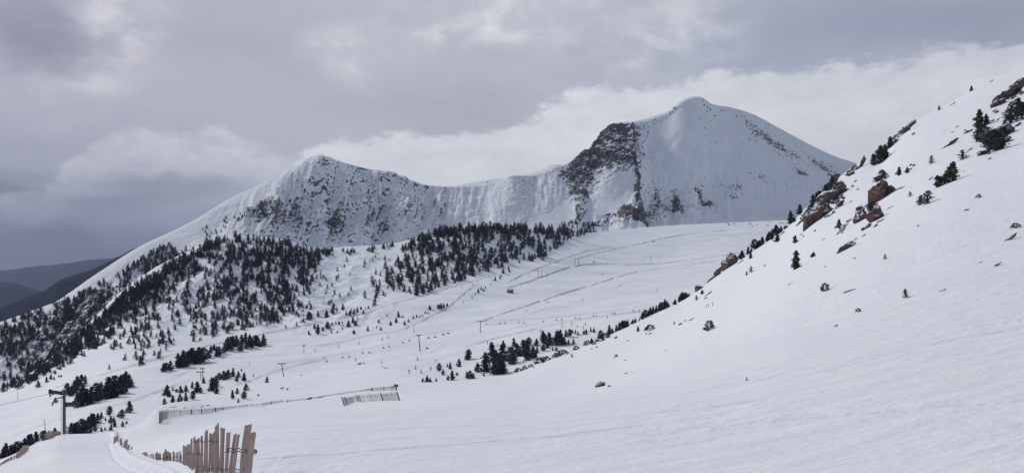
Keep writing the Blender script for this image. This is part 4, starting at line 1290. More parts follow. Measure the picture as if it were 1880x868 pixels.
for area, where, fr in (
    ('middle', 'among the middle outcrops', [(1566, 342, 7, 4), (1571, 333, 8, 3), (1556, 347, 6, 4), (1551, 343, 7, 4), (1575, 348, 5, 3), (1561, 371, 9, 3), (1548, 364, 6, 7), (1496, 424, 5, 3), (1534, 418, 5, 4), (1471, 430, 8, 3), (1475, 434, 4, 3), (1459, 438, 6, 8), (1559, 405, 10, 5), (1588, 378, 14, 6), (1607, 415, 10, 4), (1612, 407, 6, 4), (1672, 303, 7, 4), (1539, 325, 7, 4), (1561, 314, 9, 4), (1523, 395, 9, 5), (1531, 390, 8, 5), (1517, 398, 8, 4), (1546, 427, 5, 3), (1585, 433, 10, 2.5), (1571, 439, 8, 3), (1484, 398, 10, 5), (1479, 394, 12, 4), (1508, 358, 10, 7), (1518, 384, 12, 5), (1528, 372, 8, 8)]),
    ('upper', 'below the long rock ridge', [(1826, 204, 9, 4), (1841, 208, 6, 3), (1853, 202, 9, 4), (1864, 184, 12, 7), (1875, 173, 12, 6), (1823, 222, 7, 4), (1831, 220, 10, 3), (1772, 239, 5, 3), (1770, 245, 5, 3), (1780, 275, 9, 4), (1712, 299, 3, 2), (1708, 329, 9, 3), (1718, 326, 10, 4), (1769, 315, 4, 2), (1664, 313, 8, 5), (1678, 304, 7, 5), (1677, 246, 6, 4), (1868, 230, 14, 6), (1851, 236, 12, 7), (1816, 292, 8, 4)])):
    fr = sorted(fr)
    for i, (u, v, w, h) in enumerate(fr):
        outcrop(u, v, w, h, f'small dark rock fragment {where}, {place_word(i, len(fr))}', 'rock_dark', -38, 2 if w > 8 else 1, 'rock fragments ' + where, seed=6, name='rock', deep=0.9, lift=0.3)

def spot(name, u, v, hpx, label, cat, cls, i, wide=1.0, lean=None, group=None, layer=None):
    lay = layer or near
    p = lay.at(u, v)
    return plant(name, p, hpx * p[1] / F, label, cat, group, cls, i, wide, lean)
T = lambda *a, **k: spot('pine_tree', *a, **k)
T(1461, 494, 36, 'lone dark pine on the open lower right slope', 'tree', 'near', 0, 1.15)
T(1740, 336, 42, 'dark ragged pine throwing a soft shadow on the slope', 'tree', 'near', 2, 1.25, (0, 0.25))
T(1727, 342, 22, 'low pine growing against the foot of the shadowed pine', 'tree', 'near', 5, 1.6, (0, 0.3))
T(1798, 234, 35, 'upper pine of the tall double pine near the top right', 'tree', 'near', 1, 1.3)
T(1806, 265, 36, 'lower wide pine of the tall double pine near the top right', 'tree', 'near', 4, 1.5)
T(1812, 228, 20, 'small pine right of the upper double pine', 'tree', 'near', 3, 1.5)
T(1830, 277, 42, 'dark pine leaning against the overhanging rock', 'tree', 'near', 4, 1.5, (0, 0.2))
T(1843, 250, 20, 'small pine on top of the overhanging rock', 'tree', 'near', 2, 1.7)
T(1872, 208, 30, 'dark pine at the right edge below the long rock ridge', 'tree', 'near', 3, 1.6)
T(1856, 222, 24, 'low pine left of the right edge pine', 'tree', 'near', 4, 1.6)
T(1878, 212, 26, 'pine cut off by the right edge of the view', 'tree', 'near', 0, 1.6)
T(1769, 293, 20, 'small ragged pine left of the overhanging rock', 'tree', 'sparse', 1, 1.6, (0, 0.3))
T(1710, 300, 16, 'pale thin pine on the upper slope', 'tree', 'sparse', 2, 1.3)
T(1702, 374, 26, 'pale bushy pine below the shadowed pine', 'tree', 'sparse', 3, 2.0, (0, 0.25))
T(1689, 376, 20, 'left one of the pale bushy pines below the shadowed pine', 'tree', 'sparse', 0, 1.8, (0, 0.2))
T(1616, 300, 36, 'dark leaning pine on the skyline', 'tree', 'near', 2, 1.35, (0, 0.15))
T(1606, 303, 22, 'small pine left of the leaning skyline pine', 'tree', 'near', 0, 1.5, (0, 0.2))
T(1627, 290, 26, 'pine right of the leaning skyline pine', 'tree', 'near', 3, 1.3, (0, 0.15))
T(1634, 272, 22, 'pine between skyline rocks and the leaning pine', 'tree', 'near', 1, 1.6)
T(1651, 322, 17, 'small dark pine on the slope, left one of two', 'tree', 'near', 0, 1.3)
T(1666, 318, 12, 'small dark pine on the slope, right one of two', 'tree', 'near', 3, 1.4)
T(1671, 361, 10, 'tiny leaning pine right of the isolated outcrop', 'tree', 'sparse', 5, 1.6)
T(1531, 352, 32, 'dark pine standing on the rock rib', 'tree', 'near', 1, 1.0, (0, 0.2))
T(1521, 362, 26, 'pine left of the pine on the rock rib', 'tree', 'near', 2, 1.3, (0, 0.2))
T(1505, 372, 22, 'pine over the ochre slab', 'tree', 'near', 4, 1.4)
T(1492, 382, 26, 'pine at the skyline left of the ochre slab', 'tree', 'near', 0, 1.15)
T(1600, 390, 20, 'dark bushy pine on top of the reddish lump', 'tree', 'near', 4, 1.4)
T(1586, 292, 10, 'tiny pine tip above the skyline rib', 'tree', 'near', 0, 1.3)
T(1541, 419, 18, 'dead-looking thin pine on the rock spike', 'tree', 'near', 5, 1.0)
T(1620, 325, 14, 'scrubby pine on the cap of the isolated outcrop', 'tree', 'near', 4, 1.6)
T(1460, 446, 16, 'little pine below the slope edge row', 'tree', 'near', 5, 1.0)
T(1492, 472, 12, 'small pine right of the lone dark pine', 'tree', 'near', 2, 1.4, (0, 0.5))
T(1379, 500, 12, 'small ragged pine left of the lone dark pine', 'tree', 'sparse', 1, 1.5)
T(1371, 505, 8, 'tiny pine tip beside the small ragged pine', 'tree', 'near', 0, 1.2)
T(1664, 546, 17, 'ragged small pine in the middle of the bare slope', 'tree', 'sparse', 4, 1.5)
T(1625, 476, 10, 'tiny see-through pine in the bare slope', 'tree', 'sparse', 0, 1.5)
T(1171, 608, 11, 'little dark pine on the lower slope', 'tree', 'near', 3, 1.3)
T(1238, 595, 6, 'tiny pine tip on the lower slope', 'tree', 'near', 0, 1.0)
T(1279, 551, 10, 'small pine under the rounded brown boulder', 'tree', 'sparse', 5, 1.5, (0, 0.3))
T(1289, 540, 9, 'small pine beside the flat sliver', 'tree', 'near', 2, 1.4)
T(1371, 698, 7, 'tiny dead pine tip in the open snow', 'tree', 'sparse', 2, 1.2)
T(1050, 656, 8, 'tiny pine above the lone boulder', 'tree', 'sparse', 3, 1.2)
T(1783, 168, 11, 'small shrubby pine on the upper skyline', 'tree', 'near', 3, 1.4)
T(1724, 202, 9, 'tiny pine on the skyline snow lip', 'tree', 'near', 1, 1.3)
JUN = [(1868, 172, 12), (1858, 182, 10), (1845, 184, 9), (1876, 160, 12), (1862, 200, 14), (1870, 222, 14), (1850, 228, 12), (1845, 262, 14), (1822, 272, 10), (1836, 266, 12), (1814, 284, 8), (1828, 262, 10)]
for i, (u, v, h) in enumerate(sorted(JUN)):
    spot('shrub', u, v, h, f'dark creeping bush among the rocks at upper right, {place_word(i, len(JUN))}', 'shrub', 'bush', i % 3, 1.1, None, 'dark bushes among the upper right rocks')
JUN = [(1484, 396, 12), (1490, 388, 14), (1499, 378, 14), (1508, 366, 14), (1519, 354, 14), (1526, 344, 12), (1533, 362, 12), (1541, 366, 12), (1537, 374, 10), (1476, 402, 10), (1560, 322, 10), (1570, 312, 10), (1582, 392, 12), (1576, 400, 10), (1603, 384, 14), (1611, 334, 10), (1624, 330, 12), (1645, 258, 10), (1660, 242, 9), (1655, 248, 9), (1545, 340, 8), (1530, 330, 10)]
for i, (u, v, h) in enumerate(sorted(JUN)):
    spot('shrub', u, v, h, f'dark creeping bush among the middle outcrops, {place_word(i, len(JUN))}', 'shrub', 'bush', i % 3, 1.0, None, 'dark bushes among the middle outcrops')
S = lambda *a, **k: spot('shrub', *a, **k)
S(1303, 606, 19, 'dark spreading shrub with a patch of shadow on the lower slope', 'shrub', 'bush', 0, 0.75)
S(1515, 534, 15, 'dense round dark bush on the bare slope', 'shrub', 'bush', 1, 0.9)
S(1576, 572, 7, 'low twiggy bush low on the bare slope', 'shrub', 'twig', 1, 1.0)
S(1865, 418, 9, 'small twiggy bush near the right edge', 'shrub', 'twig', 2, 1.2)
S(1797, 363, 7, 'tiny twiggy bush on the upper slope', 'shrub', 'twig', 0, 0.9)
S(1131, 655, 6, 'tufted little shrub on the lower slope', 'shrub', 'bush', 2, 0.8)
for (u, v, h, w, lab) in [(992, 663, 11, 1.3, 'reddish bare bush on the brow, left big one'), (1003, 658, 10, 1.2, 'reddish bare bush right beside the left big one'), (1022, 650, 9, 1.2, 'reddish bare bush in the middle of the brow'), (1033, 647, 11, 1.4, 'reddish bare bush at the right of the brow group'), (951, 677, 8, 1.4, 'low reddish bush under the pine clump'), (963, 674, 8, 1.0, 'dark reddish bush under the clump right end'), (975, 671, 6, 1.2, 'small reddish bush between clump and big bushes'), (1058, 638, 8, 1.0, 'grey twiggy bush above the brow group'), (1078, 634, 10, 0.9, 'pale twiggy bush on the slope edge'), (1091, 632, 6, 1.0, 'small twiggy bush right of the pale one'),
                          (1103, 626, 10, 1.2, 'pinkish bare bush on the lower slope edge'), (1113, 621, 11, 1.2, 'second pinkish bare bush on the lower slope edge, further right'), (1193, 606, 11, 1.2, 'pink shrub on the lower slope right of the little pine')]:
    S(u, v, h, lab, 'shrub', 'twig', int(u) % 3, w, group='bare reddish bushes along the brow')

# ------------------------------------------------------------------ cat tracks: darker ribbons along the snow edges that draw lines over the pistes
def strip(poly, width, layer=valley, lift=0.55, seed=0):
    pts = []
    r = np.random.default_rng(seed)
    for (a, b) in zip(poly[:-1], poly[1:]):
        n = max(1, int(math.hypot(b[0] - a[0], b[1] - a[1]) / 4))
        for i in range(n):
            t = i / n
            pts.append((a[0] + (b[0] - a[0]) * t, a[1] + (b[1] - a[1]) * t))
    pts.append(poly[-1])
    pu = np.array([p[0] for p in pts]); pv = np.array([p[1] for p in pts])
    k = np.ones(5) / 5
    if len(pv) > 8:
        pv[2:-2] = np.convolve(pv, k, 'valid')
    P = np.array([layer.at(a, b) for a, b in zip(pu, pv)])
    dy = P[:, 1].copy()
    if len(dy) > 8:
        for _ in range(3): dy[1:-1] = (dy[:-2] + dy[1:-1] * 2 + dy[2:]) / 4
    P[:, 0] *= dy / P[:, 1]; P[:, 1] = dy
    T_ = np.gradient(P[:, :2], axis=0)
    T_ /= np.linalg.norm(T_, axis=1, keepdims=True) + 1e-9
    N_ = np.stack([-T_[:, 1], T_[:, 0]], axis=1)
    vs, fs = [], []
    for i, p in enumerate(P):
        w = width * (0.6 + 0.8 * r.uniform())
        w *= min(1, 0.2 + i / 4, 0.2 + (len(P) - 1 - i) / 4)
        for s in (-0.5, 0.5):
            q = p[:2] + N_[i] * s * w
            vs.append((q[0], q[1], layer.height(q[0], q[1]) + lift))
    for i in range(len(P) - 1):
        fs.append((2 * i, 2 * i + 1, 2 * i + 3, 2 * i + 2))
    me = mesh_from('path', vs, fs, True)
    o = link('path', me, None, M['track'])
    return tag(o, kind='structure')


TR = [
    ([(96, 712), (140, 701), (180, 690), (240, 672), (300, 655), (379, 635), (440, 622), (494, 611), (540, 601), (605, 588), (670, 576), (712, 560), (770, 545), (840, 524), (880, 513), (916, 502)], 2.4),
    ([(577, 636), (621, 629), (654, 622), (684, 613), (698, 611), (712, 612), (743, 604), (773, 590), (803, 574), (824, 564), (840, 549), (861, 531), (880, 520)], 2.0),
    ([(930, 530), (960, 520), (985, 512), (1008, 503), (1040, 492), (1056, 488), (1075, 486), (1100, 484), (1150, 486), (1195, 485), (1250, 480), (1320, 470), (1370, 461)], 4.5),
    ([(880, 594), (891, 587), (924, 575), (962, 563), (1000, 550), (1042, 536), (1082, 525), (1132, 509), (1158, 501), (1204, 494), (1250, 488), (1320, 479)], 3.2),
    ([(850, 639), (897, 624), (962, 609), (999, 600), (1055, 588), (1111, 580), (1167, 573), (1190, 569)], 2.2),
    ([(20, 803), (41, 793), (100, 772), (160, 757), (238, 738), (307, 712), (355, 697)], 1.5),
    ([(420, 710), (450, 703), (480, 690), (520, 677), (561, 666), (601, 659)], 1.6),
    ([(1165, 449), (1190, 445), (1209, 439), (1252, 431), (1300, 426), (1340, 422)], 6.0),
    ([(1050, 478), (1100, 463), (1165, 451)], 3.0),
    ([(930, 520), (955, 506), (979, 496), (1020, 480), (1056, 468), (1079, 459), (1130, 453)], 2.6),
    ([(520, 640), (548, 634), (575, 628)], 1.2),
    ([(300, 702), (355, 677), (429, 650), (484, 637)], 0.9),
    ([(1115, 535), (1135, 527), (1150, 518)], 2.0),
    ([(700, 690), (760, 676), (830, 650), (900, 632)], 0.7),
    ([(1070, 560), (1000, 566), (960, 582), (900, 598)], 1.0),
]
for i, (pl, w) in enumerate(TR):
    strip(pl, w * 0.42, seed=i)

# ------------------------------------------------------------------ picket snow fences
def picket_mesh(h, w, t, seed):
    r = np.random.default_rng(seed)
    m = MB()
    n = 5
    ring = []
    for i in range(n + 1):
        s = i / n
        ww = w * (1 - 0.14 * s + r.normal(0, 0.03)); z = h * s
        ox = r.normal(0, w * 0.05)
        pr = [(-0.5, -0.1), (-0.3, -0.5), (0.3, -0.5), (0.5, -0.1), (0.36, 0.5), (-0.36, 0.5)]
        for (a, b) in pr:
            zz_ = z + (r.uniform(-0.03, 0.03) * h ** 0.3 if i == n else 0) + (a * w * r.choice((-0.5, 0.5)) if i == n else 0)
            m.v.append((ox + a * ww, b * t, zz_))
    k = 6
    for i in range(n):
        for j in range(k):
            m.f.append((i * k + j, i * k + (j + 1) % k, (i + 1) * k + (j + 1) % k, (i + 1) * k + j))
    m.f.append(tuple(range(k))[::-1]); m.f.append(tuple(n * k + j for j in range(k)))
    return m


# --- the big weathered fence in the foreground: every picket is a part
D_OF_X = lambda u: float(pchip([205, 240, 262, 300, 335, 380, 420, 440, 466, 480], [50, 38, 30, 24, 18, 14.6, 12.4, 11.4, 10.6, 10.3], [u])[0])
big = empty('snow_fence', (0, 0, 0))
u0 = 466
_b = []
for (x_, y_) in ((55, 470), (130, 462), (225, 520), (300, 575), (385, 645), (470, 660), (560, 662), (640, 664), (760, 686), (860, 704), (940, 760), (1040, 830)):
    u_ = 200 + x_ / 6.483
    _b.append((u_, near.at(u_, 740 + y_ / 6.483)[1]))
_d = np.array([d for _, d in _b])
for _ in range(2): _d[1:-1] = (_d[:-2] + _d[1:-1] + _d[2:]) / 3
_us = [u for u, _ in _b] + [395, 420, 445, 470, 482]
_ds = list(_d) + [_d[-1] * k for k in (0.93, 0.87, 0.82, 0.78, 0.765)]
print('FENCE', [(round(a), round(b, 1)) for a, b in zip(_us, _ds)])
D_OF_X = lambda u: float(pchip(_us, _ds, [u])[0])
pb = np.array(((u0 - CX) / F * D_OF_X(u0), D_OF_X(u0), near.height((u0 - CX) / F * D_OF_X(u0), D_OF_X(u0))))
big.location = pb
tag(big, 'weathered picket snow fence of grey-pink wood, nearest the viewer', 'fence')
PK = [(1722, 62, 345, 8), (1655, 72, 268, 6), (1577, 20, 352, 9), (1530, 24, 375, 8), (1487, 34, 376, 7), (1437, 32, 340, 5), (1388, 22, 360, 1), (1358, 26, 320, 1), (1335, 26, 298, 0), (1312, 26, 282, 0), (1282, 46, 265, 0), (1250, 26, 350, 1), (1225, 18, 365, 0),
      (1197, 22, 366, 1), (1173, 24, 315, 1), (1152, 24, 392, 0), (1130, 14, 355, 1), (1106, 26, 390, 0), (1080, 26, 415, -1), (1055, 24, 432, 0), (1035, 22, 432, 0), (1012, 24, 412, 0), (988, 22, 424, -1), (966, 24, 482, 0), (940, 28, 498, 0), (912, 26, 510, 0), (884, 28, 505, 0),
      (862, 14, 605, 0), (840, 14, 572, 1), (822, 14, 580, 0), (806, 10, 578, 2), (782, 20, 590, 0), (760, 16, 586, 0), (738, 10, 590, 1), (720, 20, 580, 0), (697, 26, 576, 0), (674, 22, 545, 0), (652, 18, 590, 0), (608, 18, 600, 0), (590, 16, 592, -1), (570, 20, 580, 0), (552, 12, 602, 2), (530, 10, 605, 1),
      (515, 14, 600, -2), (490, 10, 605, 2), (470, 10, 600, 1), (440, 26, 582, -2), (415, 22, 590, 2), (390, 20, 598, -2)]
tops = []
for i, (x, w, yt, lean) in enumerate(PK):
    u = 200 + x / 6.483; vt = 740 + yt / 6.483
    d = D_OF_X(u) + (0.12 if i % 2 else -0.05)
    if 5 < i < 27 and i % 3 == 0: d += 0.25
    wm = w / 6.483 / F * d * 1.3
    xw = (u - CX) / F * d
    zt = (CY - vt) / F * d
    zb = near.height(xw, d) - 0.35
    h = max(0.25, zt - zb)
    mb_ = picket_mesh(h, wm, max(0.025, wm * (0.5 if w < 60 else 0.9)), 40 + i)
    o = link('picket', mb_.mesh('picket'), big, M['wood'])
    ln = rad(lean)
    o.location = (xw - math.sin(ln) * h - pb[0], d - pb[1], zb - pb[2])
    o.rotation_euler = (rad(random.uniform(-3, 3)), ln, rad(random.uniform(-16, 12)))
    tops.append((xw, d, zb, zt))
for yl, xa, xb in ((540, 1600, 1390), (575, 1610, 1380), (452, 1290, 1000), (600, 1110, 900), (780, 1620, 1100), (640, 860, 640), (655, 740, 560)):
    pts = []
    for k in range(15):
        x = xa + (xb - xa) * k / 14
        u = 200 + x / 6.483; v = 740 + (yl + 10 * math.sin(k * 1.1)) / 6.483
        d = D_OF_X(u) - 0.10 + (0.14 if k % 2 else 0)
        pts.append(np.array(((u - CX) / F * d, d, (CY - v) / F * d)) - pb)
    m = MB().tube(pts, 0.008, 5)
    link('wire', m.mesh('wire', True), big, M['wire'])
for k, (x, y) in enumerate([(1690, 560), (1690, 578)]):       # wire bound round the end posts
    u = 200 + x / 6.483; v = 740 + y / 6.483; d = D_OF_X(u)
    c = np.array(((u - CX) / F * d, d, (CY - v) / F * d)) - pb
    pts = [c + np.array((math.cos(t) * 0.088, math.sin(t) * 0.08, -0.012 * math.cos(t))) for t in np.linspace(0, 6.28, 18)]
    link('wire', MB().tube(pts, 0.009, 5).mesh('wire', True), big, M['wire'])
# two loops of loose wire at the foot of the thin pickets, and the torn far end lying in the snow
for i, (x, yt, yb, w, ln) in enumerate([(80, 395, 470, 70, 0), (106, 340, 460, 8, 0), (150, 425, 462, 40, -8), (180, 432, 460, 34, 10), (205, 425, 480, 26, 6), (218, 485, 520, 34, 20), (262, 515, 548, 22, 24), (285, 538, 556, 28, 55), (315, 545, 578, 20, 40)]):
    u = 200 + x / 6.483; d = D_OF_X(u)
    xw = (u - CX) / F * d
    zt = (CY - (740 + yt / 6.483)) / F * d; zb = (CY - (740 + yb / 6.483)) / F * d
    gz = near.height(xw, d)
    zb = min(zb, gz - 0.1) if i != 6 else zb
    o = link('picket', picket_mesh(max(0.15, zt - zb), w / 6.483 / F * d, 0.04, 90 + i).mesh('picket'), big, M['wood'])
    o.location = (xw - pb[0], d - pb[1], zb - pb[2]); o.rotation_euler = (0, rad(ln), rad(-20))


def slat_fence(path, label, n_slats, posts, slat_w=0.055, lean=0, group=None, layer=near, wires=(0.7,), gap=0.0, seed=0, mat='wood_far', extra_d=0.0):
    """path: (u, v foot, height in px) along the fence; slats in one mesh, posts and rails as parts"""
    r = np.random.default_rng(seed)
    P = []
    for (u, v, h) in path:
        p = layer.at(u, v)
        if extra_d: p = np.array((p[0] * (p[1] + extra_d) / p[1], p[1] + extra_d, 0)); p[2] = (CY - v) / F * p[1]
        P.append((p, h * p[1] / F))
    Q = np.array([p for p, _ in P]); H = np.array([h for _, h in P])
    L = np.concatenate([[0], np.cumsum(np.linalg.norm(np.diff(Q, axis=0), axis=1))])
    def at(s):
        return np.array([np.interp(s, L, Q[:, k]) for k in range(3)]), float(np.interp(s, L, H))
    root = empty('snow_fence', Q[0])
    tag(root, label, 'fence', group)
    m = MB()
    tl = math.tan(rad(lean))
    for i in range(n_slats):
        s = L[-1] * (i + r.uniform(-0.15, 0.15)) / (n_slats - 1)
        s = min(max(s, 0), L[-1])
        if r.uniform() < gap: continue
        p, h = at(s)
        t, _ = at(min(s + 0.5, L[-1])); t0, _ = at(max(s - 0.5, 0))
        dr = t - t0; dr[2] = 0; dr /= np.linalg.norm(dr) + 1e-9
        h *= r.uniform(0.88, 1.1)
        up = np.array((-tl * 1.0, 0, 1.0)) + dr * r.normal(0, 0.05); up /= np.linalg.norm(up)
        nn = np.cross(dr, up)
        m.box(p - Q[0] + up * (h / 2 - 0.1), (slat_w * r.uniform(.7, 1.3), 0.025, h + 0.2), (dr, nn, up))
    link('slat_panel', m.mesh('slat_panel'), root, M[mat])
    for s in posts:
        p, h = at(s * L[-1])
        up = np.array((-tl, 0, 1.0))
        mm = MB().tube([p - Q[0] + up * (-0.3) + np.array((0, -0.06, 0)), p - Q[0] + up * h * 1.04 + np.array((0, -0.06, 0))], [0.06, 0.05], 8)
        link('post', mm.mesh('post', True), root, M['post'])
    for w in wires:
        pts = []
        for s in np.linspace(0, L[-1], 40):
            p, h = at(s)
            pts.append(p - Q[0] + np.array((-tl * h * w, -0.03, h * w)))
        link('wire', MB().tube(pts, 0.012, 4).mesh('wire', True), root, M['wire'])
    return root


slat_fence([(294, 777, 22), (300, 771, 17.5), (309, 766.5, 15), (322, 764, 13.2), (336, 761.5, 10), (355, 759, 9), (371, 758.5, 9), (388.5, 756.5, 8), (410, 751.5, 5), (430, 749, 4.2), (455, 746.5, 5), (482, 745, 5.5), (500, 741, 5), (520, 738, 5)],
           'long half-buried slat fence winding past the snow mound', 150, (0.0, 0.04, 0.32, 0.38, 0.5, 0.58, 0.9), gap=0.0, slat_w=0.045, seed=2)
slat_fence([(523, 736, 3.5), (560, 732, 3), (600, 725.5, 2.5), (640, 719.5, 3), (671, 717, 3.5), (685, 717, 6), (700, 716.5, 7), (716, 715.5, 7.5), (728, 716, 8.5)],
           'low slat fence along the brow behind the short fence', 120, (0.02, 0.74, 0.86, 1.0), gap=0.0, slat_w=0.045, seed=3)
slat_fence([(632.5, 744, 15.5), (637, 742.5, 14), (641.5, 740.5, 12), (650, 736.5, 9.5), (657, 736, 11), (665, 737.5, 13), (680, 736, 13), (701, 734.7, 13.5), (716, 734.5, 14.5), (734, 734.5, 15.5)],
           'short slat fence of leaning pickets standing alone below the brow', 72, (0.0, 0.07, 0.33, 0.67, 1.0), lean=18, seed=4)
slat_fence([(80, 808, 12.5), (88, 806, 13.5), (98, 801, 11), (111, 797.5, 5.5)], 'torn brown slat fence beside the big pylon foot', 46, (0.0,), slat_w=0.16, seed=5, mat='wood', wires=(0.5,))
slat_fence([(0, 854, 3), (12, 847, 4.5), (22, 843, 5.5), (32, 840, 9), (42, 833, 13.5), (52, 822, 4.5)], 'torn brown slat fence sagging at the lower left edge', 60, (1.0,), slat_w=0.16, seed=6, mat='wood', wires=(0.5,))

# ------------------------------------------------------------------ ski lifts
def big_pylon():
    d = 112.0
    X_ = lambda u: (u - CX) / F * d
    Z_ = lambda v: (CY - v) / F * d
    gx = X_(118); gz = near.height(gx, d)
    base = np.array((gx, d, gz))
    root = empty('lift_pylon', base)
    tag(root, 'tall dark steel chairlift pylon at the left edge of the snow', 'pylon')
    L = lambda u, v, dy=0.0: np.array((X_(u) - base[0], dy, Z_(v) - base[2]))
    col = MB().tube([(0, 0, -0.5), L(118, 770), L(118, 716)], [0.23, 0.21, 0.18], 14)
    col.tube([L(118, 716), L(118, 714.6)], [0.26, 0.26], 14)
    c = link('column', col.mesh('column', True), root, M['steel'])
    lad = MB()
    for s in (-0.2, 0.2):
        lad.tube([np.array((s, -0.42, 0.3)), L(118, 718) + np.array((s, -0.42, 0))], 0.022, 5)
    zt = L(118, 718)[2]
    for k in range(int((zt - 0.5) / 0.35)):
        lad.tube([(-0.2, -0.42, 0.5 + 0.35 * k), (0.2, -0.42, 0.5 + 0.35 * k)], 0.016, 4)
    link('ladder', lad.mesh('ladder', True), c, M['dark_steel'])
    # cross-arm on two levels, as seen: the nearer side left and high, the farther side right and low
    arm = MB()
    arm.tube([L(118, 720.5), L(106, 720), L(95, 724)], [0.15, 0.12, 0.09], 8)
    arm.tube([L(118, 728.5), L(108, 730), L(99, 731)], [0.09, 0.08, 0.07], 8)
    link('crossarm', arm.mesh('crossarm', True), root, M['steel'])
    arm = MB()
    arm.tube([L(118, 739), L(130, 739), L(141, 737.5)], [0.13, 0.11, 0.08], 8)
    arm.tube([L(118, 746), L(130, 745), L(140, 744)], [0.09, 0.08, 0.07], 8)
    link('crossarm', arm.mesh('crossarm', True), root, M['steel'])
    for (cu, cv, tilt) in ((104, 719.5, 0.35), (132, 741, -0.12)):
        sh = MB()
        c0_ = L(cu, cv)
        ax = np.array((1.0, 0.0, tilt * -0.35)); ax /= np.linalg.norm(ax)
        for k in range(6):
            p = c0_ + ax * (k - 2.5) * 0.36
            sh.tube([p + np.array((0, -0.14, 0)), p + np.array((0, 0.14, 0))], [0.19, 0.19], 12)
        sh.tube([c0_ - ax * 1.05 + np.array((0, 0, -0.24)), c0_ + ax * 1.05 + np.array((0, 0, -0.24))], 0.06, 6)
        sh.tube([c0_ - ax * 1.0 + np.array((0, -.25, 0.26)), c0_ + ax * 1.0 + np.array((0, -.25, 0.26))], 0.035, 6)
        for k in (-0.8, 0, 0.8):
            sh.tube([c0_ + ax * k + np.array((0, -.25, 0.26)), c0_ + ax * k + np.array((0, 0, -0.24))], 0.03, 5)
        link('sheave_assembly', sh.mesh('sheave_assembly'), root, M['dark_steel'])
    pl = MB().tube([L(92, 728), L(92, 713.5)], 0.1, 8)
    pl.box(L(92, 718), (0.32, 0.3, 0.5))
    link('arm_end_bracket', pl.mesh('arm_end_bracket'), root, M['dark_steel'])
    box = MB().tube([L(124, 795) + np.array((0, -0.3, 0)), L(122.6, 781) + np.array((0, -0.3, 0))], 0.07, 7)
    box.box(L(122, 782) + np.array((0, -0.3, 0)), (0.4, 0.2, 0.25))
    link('control_box', box.mesh('control_box'), root, M['cable'])
    cab = MB()
    for a, b, sag in ((L(92, 722), np.array((-60.0, -98.0, 27.0)), 2.2),):
        pts = [a + (b - a) * t - np.array((0, 0, sag * 4 * t * (1 - t))) for t in np.linspace(0, 1, 24)]
        cab.tube(pts, 0.028, 5)
    co = link('lift_cable', cab.mesh('lift_cable', True), None, M['cable'])
    co.location = base
    tag(co, 'thin pale steel rope rising from the big left pylon out of view', 'cable')
    return base
pyl_base = big_pylon()


def small_pylon(u, v, h, label, arm_w=2.6, layer=valley, group=None, tilt=0.0, style='T'):
    p = layer.at(u, v)
    hm = h * p[1] / F
    root = empty('lift_pylon', p)
    tag(root, label, 'pylon', group)
    r0 = max(0.16, hm * 0.028)
    top = np.array((-math.tan(tilt) * hm, 0, hm))
    link('column', MB().tube([(0, 0, -0.6), top], [r0 * 1.25, r0 * 0.8], 10).mesh('column', True), root, M['dark_steel'])
    a = MB()
    w = arm_w / 2
    if style == 'Y':
        a.tube([top * 0.86, top + np.array((-w, 0, 0.25))], 0.16, 7); a.tube([top * 0.86, top + np.array((w, 0, 0.25))], 0.16, 7)
    else:
        a.tube([top + np.array((-w, 0, -0.05)), top + np.array((w, 0, 0.05))], [0.17, 0.17], 7)
        a.tube([top + np.array((-w * .7, 0.1, -0.05)), top * 0.9], 0.07, 5); a.tube([top + np.array((w * .7, 0.1, 0.05)), top * 0.9], 0.07, 5)
    link('crossarm', a.mesh('crossarm', True), root, M['dark_steel'])
    for s in (-1, 1):
        b = MB()
        c = top + np.array((s * w, 0, 0.05))
        b.box(c + np.array((0, 0, -0.15)), (0.35, 2.0, 0.22))
        for k in range(4):
            q = c + np.array((0, (k - 1.5) * 0.5, 0.05))
            b.tube([q + np.array((-0.1, 0, 0)), q + np.array((0.1, 0, 0))], 0.22, 9)
        link('sheave_assembly', b.mesh('sheave_assembly'), root, M['dark_steel'])
    return root, p, np.array(p) + top, w


pA = small_pylon(521, 691, 24, 'T-shaped chairlift pylon left on the pistes, above the long fence', 3.6, tilt=rad(9))
pB = small_pylon(771.5, 644, 29, 'tallest T-shaped chairlift pylon, in the middle of the pistes', 2.9, tilt=rad(6))
pC = small_pylon(882, 610, 21, 'T-shaped chairlift pylon above the pine clump at the brow', 3.8)
pD = small_pylon(558, 648, 14, 'short lift mast with a small head left of centre', 1.2)
for (u, w) in ((988, 'left'), (994.5, 'right')):
    small_pylon(u + 1.5, 510, 13, f'{w} one of the twin drag lift masts below the ridge wood', 1.4, tilt=rad(10), style='Y', group='twin drag lift masts')
for (u, w) in ((1056, 'left'), (1062, 'right')):
    small_pylon(u, 487, 12.5, f'{w} one of the upper twin drag lift masts on the bright piste', 1.5, style='Y', group='twin drag lift masts')
small_pylon(1195, 484, 12, 'single drag lift mast farthest up the piste', 2.0)
pE = small_pylon(369, 697, 15, 'front mast of the lattice pair among the lower left pines', 3.4, tilt=rad(4))
small_pylon(372.5, 693, 17, 'back mast of the lattice pair among the lower left pines', 1.6, tilt=rad(4))

# chairlift rope and its chairs between the pylons
def rope_pts(a, b, n=30, sag=0.02):
    L = np.linalg.norm(b - a)
    return [a + (b - a) * t - np.array((0, 0, L * sag * 4 * t * (1 - t))) for t in np.linspace(0, 1, n)]


